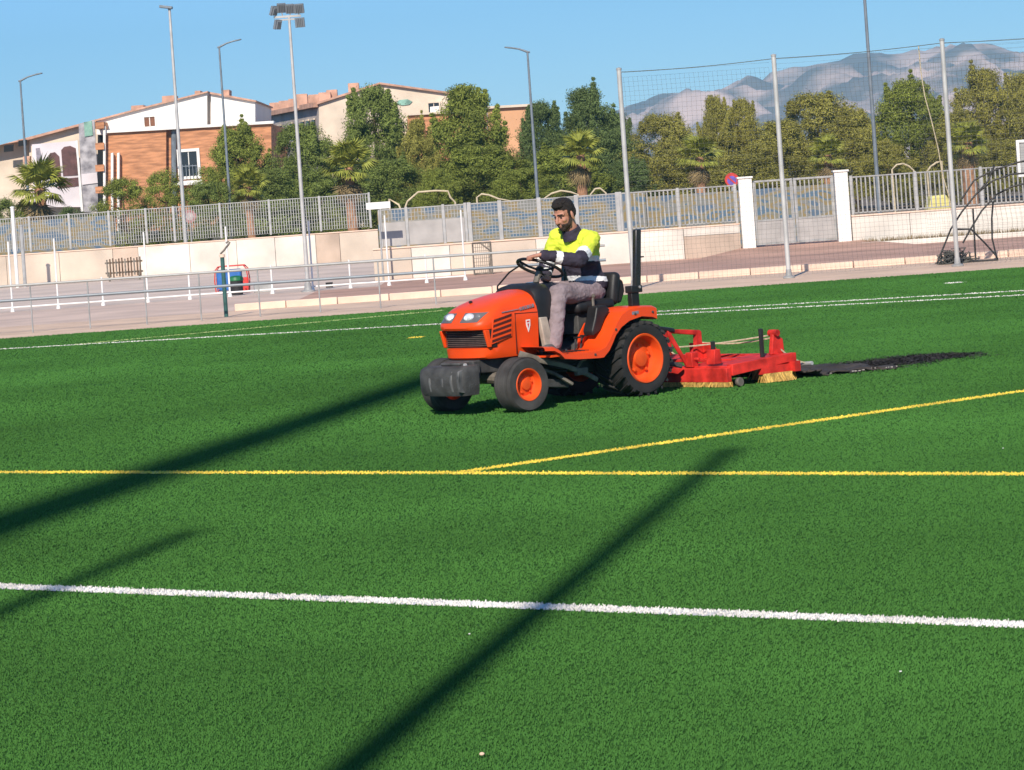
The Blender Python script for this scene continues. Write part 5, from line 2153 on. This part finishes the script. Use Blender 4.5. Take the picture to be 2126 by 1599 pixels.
# hair cap: short dark hair, hairline above the brow, sides down to the ears
q = MB()
ell(q, hp(-.018, 0, .050), (.103, .0835, .092), HRm)
ell(q, hp(-.050, 0, .010), (.070, .079, .080), HRm)
ell(q, hp(.050, 0, .098), (.042, .060, .026), HRm)
ell(q, hp(.010, 0, .115), (.075, .065, .032), HRm)
for s in (1, -1):
    cone(q, hp(.012, s * .073, .040), hp(.014, s * .073, -.015), .013, .010, 8)
hair = fuse(q, 'hair', .006, 3, .4)
bm = bmesh.new()
bm.from_mesh(hair)
inv = HRm.inverted()
dele = []
for v in bm.verts:
    l = inv @ (v.co - HC) / 1.06
    if l.x > .060 and l.z < .062:
        dele.append(v)
    elif l.x > .028 and l.z < .050 and abs(l.y) < .068:
        dele.append(v)
bmesh.ops.delete(bm, geom=dele, context='VERTS')
bm.to_mesh(hair)
bm.free()
wrinkle(hair, .003, 60)
hair.materials.clear()
hair.materials.append(M_hair)
link('hair', hair, PE)
# beard
q = MB()
ell(q, hp(.032, 0, -.068), (.064, .0605, .052), HRm)
ell(q, hp(.058, 0, -.095), (.036, .038, .030), HRm)
for s in (1, -1):
    cone(q, hp(.012, s * .068, -.015), hp(.030, s * .057, -.070), .012, .016, 8)
    cone(q, hp(.094, s * .006, -.0475), hp(.078, s * .032, -.062), .0065, .009, 8)
beard = fuse(q, 'beard', .006, 3, .4)
bm = bmesh.new()
bm.from_mesh(beard)
dele = [v for v in bm.verts if ((inv @ (v.co - HC)).x > .06 and -.072 < (inv @ (v.co - HC)).z < -.054 and abs((inv @ (v.co - HC)).y) < .020)]
bmesh.ops.delete(bm, geom=dele, context='VERTS')
bm.to_mesh(beard)
bm.free()
wrinkle(beard, .002, 80)
beard.materials.clear()
beard.materials.append(mat('beard_hair', (.055, .034, .026), .8, var=.35, scale=60, bump=.6, bscale=160))
link('beard', beard, PE)

# jacket: torso and sleeves, coloured by garment panel
q = MB()
ell(q, HIP + Vector((0, 0, .07)), (.165, .195, .13))
chain(q, [HIP + Vector((.01, 0, .05)), CHE + Vector((.01, 0, -.03)), CHE + Vector((.015, 0, .07))], [.155, .155, .135])
ell(q, CHE + Vector((.02, 0, -.02)), (.155, .195, .17))
ell(q, CHE + Vector((-.015, 0, .09)), (.125, .19, .13))
chain(q, [CHE + Vector((.02, .07, .12)), SHL], [.105, .074])
chain(q, [CHE + Vector((.03, -.09, .10)), SHR], [.105, .086])
chain(q, [SHL, SHL.lerp(ELL_, .55), ELL_, ELL_.lerp(WRL, .5), ELL_.lerp(WRL, .97)], [.076, .070, .064, .058, .046])
chain(q, [SHR, SHR.lerp(ELR, .55), ELR, ELR.lerp(WRR, .5), ELR.lerp(WRR, .97)], [.086, .074, .066, .058, .046])
jk = fuse(q, 'jacket', .0085, 8, .5)
wrinkle(jk, .0065, 10, 3)
wrinkle(jk, .0032, 28, 6)
jk.materials.clear()
for m in (M_hivis, M_navy, M_reflect):
    jk.materials.append(m)


def segd(p, a, c):
    ab = c - a
    t = max(0, min(1, (p - a).dot(ab) / ab.length_squared))
    return (p - (a + ab * t)).length, t


mi = []
for f in jk.polygons:
    p = f.center
    best = 9
    idx = 1
    for sh, el, wr in ((SHL, ELL_, WRL), (SHR, ELR, WRR)):
        d, t_ = segd(p, sh, el)
        if d / .078 < best and t_ > .12 and d < .098:
            best = d / .078
            idx = 0 if t_ < .60 else (2 if t_ < .80 else 1)
        d, t_ = segd(p, el, wr)
        if d / .056 < best and t_ > .05 and d < .080:
            best = d / .056
            idx = 2 if .48 < t_ < .66 else 1
    dt = segd(p, HIP, NEC)[0] / .155
    if dt < best + .05 and not (best < 1.02 and dt > .9):
        z = p.z - (p.x - .10) * .10
        idx = 0 if z > 1.222 else (2 if z > 1.176 else (1 if z > 1.048 else (2 if z > 1.005 else 1)))
    mi.append(idx)
jk.polygons.foreach_set('material_index', mi)
J = link('jacket', jk, PE)
# turned up dark collar
q = MB()
cdir = (hp(-.02, 0, -.06) - NEC).normalized()
rows = []
for k, (h_, r0) in enumerate(((-.045, .094), (-.01, .086), (.025, .080), (.045, .078), (.048, .072), (.02, .068))):
    row = []
    for j in range(24):
        a = 2 * math.pi * j / 24
        lift = .018 * math.cos(a + math.pi) if h_ > 0 else 0
        row.append(NEC + Vector((.012, 0, 0)) + cdir * (h_ + lift * .4) + Vector((math.cos(a) * r0 * 1.0, math.sin(a) * r0, -math.cos(a) * r0 * .35)))
    rows.append(row)
q.grid(rows, True)
q.build('collar', M_navy, J, smooth=60)
for wr, el in ((WRL, ELL_), (WRR, ELR)):
    q = MB()
    d = (wr - el).normalized()
    q.tube([wr - d * .035, wr - d * .01, wr + d * .006, wr + d * .004], [.050, .048, .045, .034], 14, caps=False)
    q.build('cuff', M_navy, J, smooth=60)

# trousers
q = MB()
ell(q, HIP + Vector((.02, 0, -.005)), (.155, .19, .10))
for h_, k_, a_ in ((HL_, KNL, ANL), (HR_, KNR, ANR)):
    chain(q, [h_, h_.lerp(k_, .5), k_, k_.lerp(a_, .35), k_.lerp(a_, .75), a_ + Vector((0, 0, -.01))], [.108, .098, .082, .076, .070, .066])
tr = fuse(q, 'trousers', .0085, 8, .5)
wrinkle(tr, .0055, 8, 9)
wrinkle(tr, .0030, 26, 4)
tr.materials.clear()
tr.materials.append(M_grey)
link('trousers', tr, PE)
# boots
for a_, s in ((ANL, 1), (ANR, -1)):
    q = MB()
    cone(q, a_ + Vector((-.005, 0, .02)), a_ + Vector((.0, 0, -.045)), .045, .042)
    cone(q, a_ + Vector((-.02, 0, -.052)), a_ + Vector((.10, s * .015, -.056)), .038, .040)
    cone(q, a_ + Vector((.10, s * .015, -.056)), a_ + Vector((.17, s * .025, -.062)), .042, .032)
    bt = fuse(q, 'boot', .008, 5, .5)
    bt.materials.clear()
    bt.materials.append(M_boot)
    bo = link('boot', bt, PE)
    q = MB()
    q.prism([(a_.x - .06, a_.y - s * .04), (a_.x + .08, a_.y - s * .045), (a_.x + .20, a_.y - s * .02), (a_.x + .20, a_.y + s * .06), (a_.x + .06, a_.y + s * .055), (a_.x - .06, a_.y + s * .04)], a_.z - .092, a_.z - .074, 'xy')
    q.build('sole', M_black, bo, .005)

# rubber crumb dragged up around the mat
r_ = random.Random(21)
q = MB()
for k in range(15000):
    u = r_.random() ** .9
    x = -2.05 - 2.0 * u + r_.gauss(0, .10)
    mid = .42 + .16 * u
    y = mid + r_.gauss(0, .30) * (1 - .35 * u) + (.12 * r_.gauss(0, 1) if r_.random() < .2 else 0)
    z_ = r_.uniform(.006, .013)
    a = r_.uniform(0, 3)
    w_ = r_.uniform(.008, .020)
    c, s_ = math.cos(a) * w_, math.sin(a) * w_
    q.add([(x - c, y - s_, z_), (x + s_, y - c, z_), (x + c, y + s_, z_ + .004), (x - s_, y + c, z_)], [(0, 1, 2, 3)])
o = q.build('rubber_crumb', M_mat, D, smooth=0)
o['kind'] = 'stuff'

# hydraulic hoses, bolts and a hood seam on the tractor
for pts, r0 in (([(1.15, .18, .42), (.95, .24, .36), (.7, .22, .30), (.42, .24, .34), (.2, .2, .42)], .011), ([(1.2, .16, .40), (.9, .2, .30), (.6, .18, .27), (.3, .2, .36)], .009),
                ([(-.2, .10, .55), (-.42, .12, .58), (-.62, .08, .46), (-.74, .05, .36)], .010)):
    q = MB()
    q.tube([Vector(p) for p in pts], r0, 7)
    q.build('hose', M_black, T)
for x, z in ((.93, .475), (.60, .41), (.34, .60), (.10, .715), (-.11, .715)):
    q = MB()
    q.lathe([(.001, .568), (.011, .568), (.010, .576), (.001, .578)], (x, 0, z), 'y', 8)
    q.build('bolt', M_iron, T)
q = MB()
q.prism([(1.235, .47), (1.228, .47), (1.218, .815), (1.225, .815)], .2868, .2900)
q.prism([(1.225, .812), (.97, .806), (.97, .800), (1.225, .806)], .2880, .2905)
q.build('panel_seam', mat('seam_dark', (.10, .015, .006), .8), hood, smooth=0)
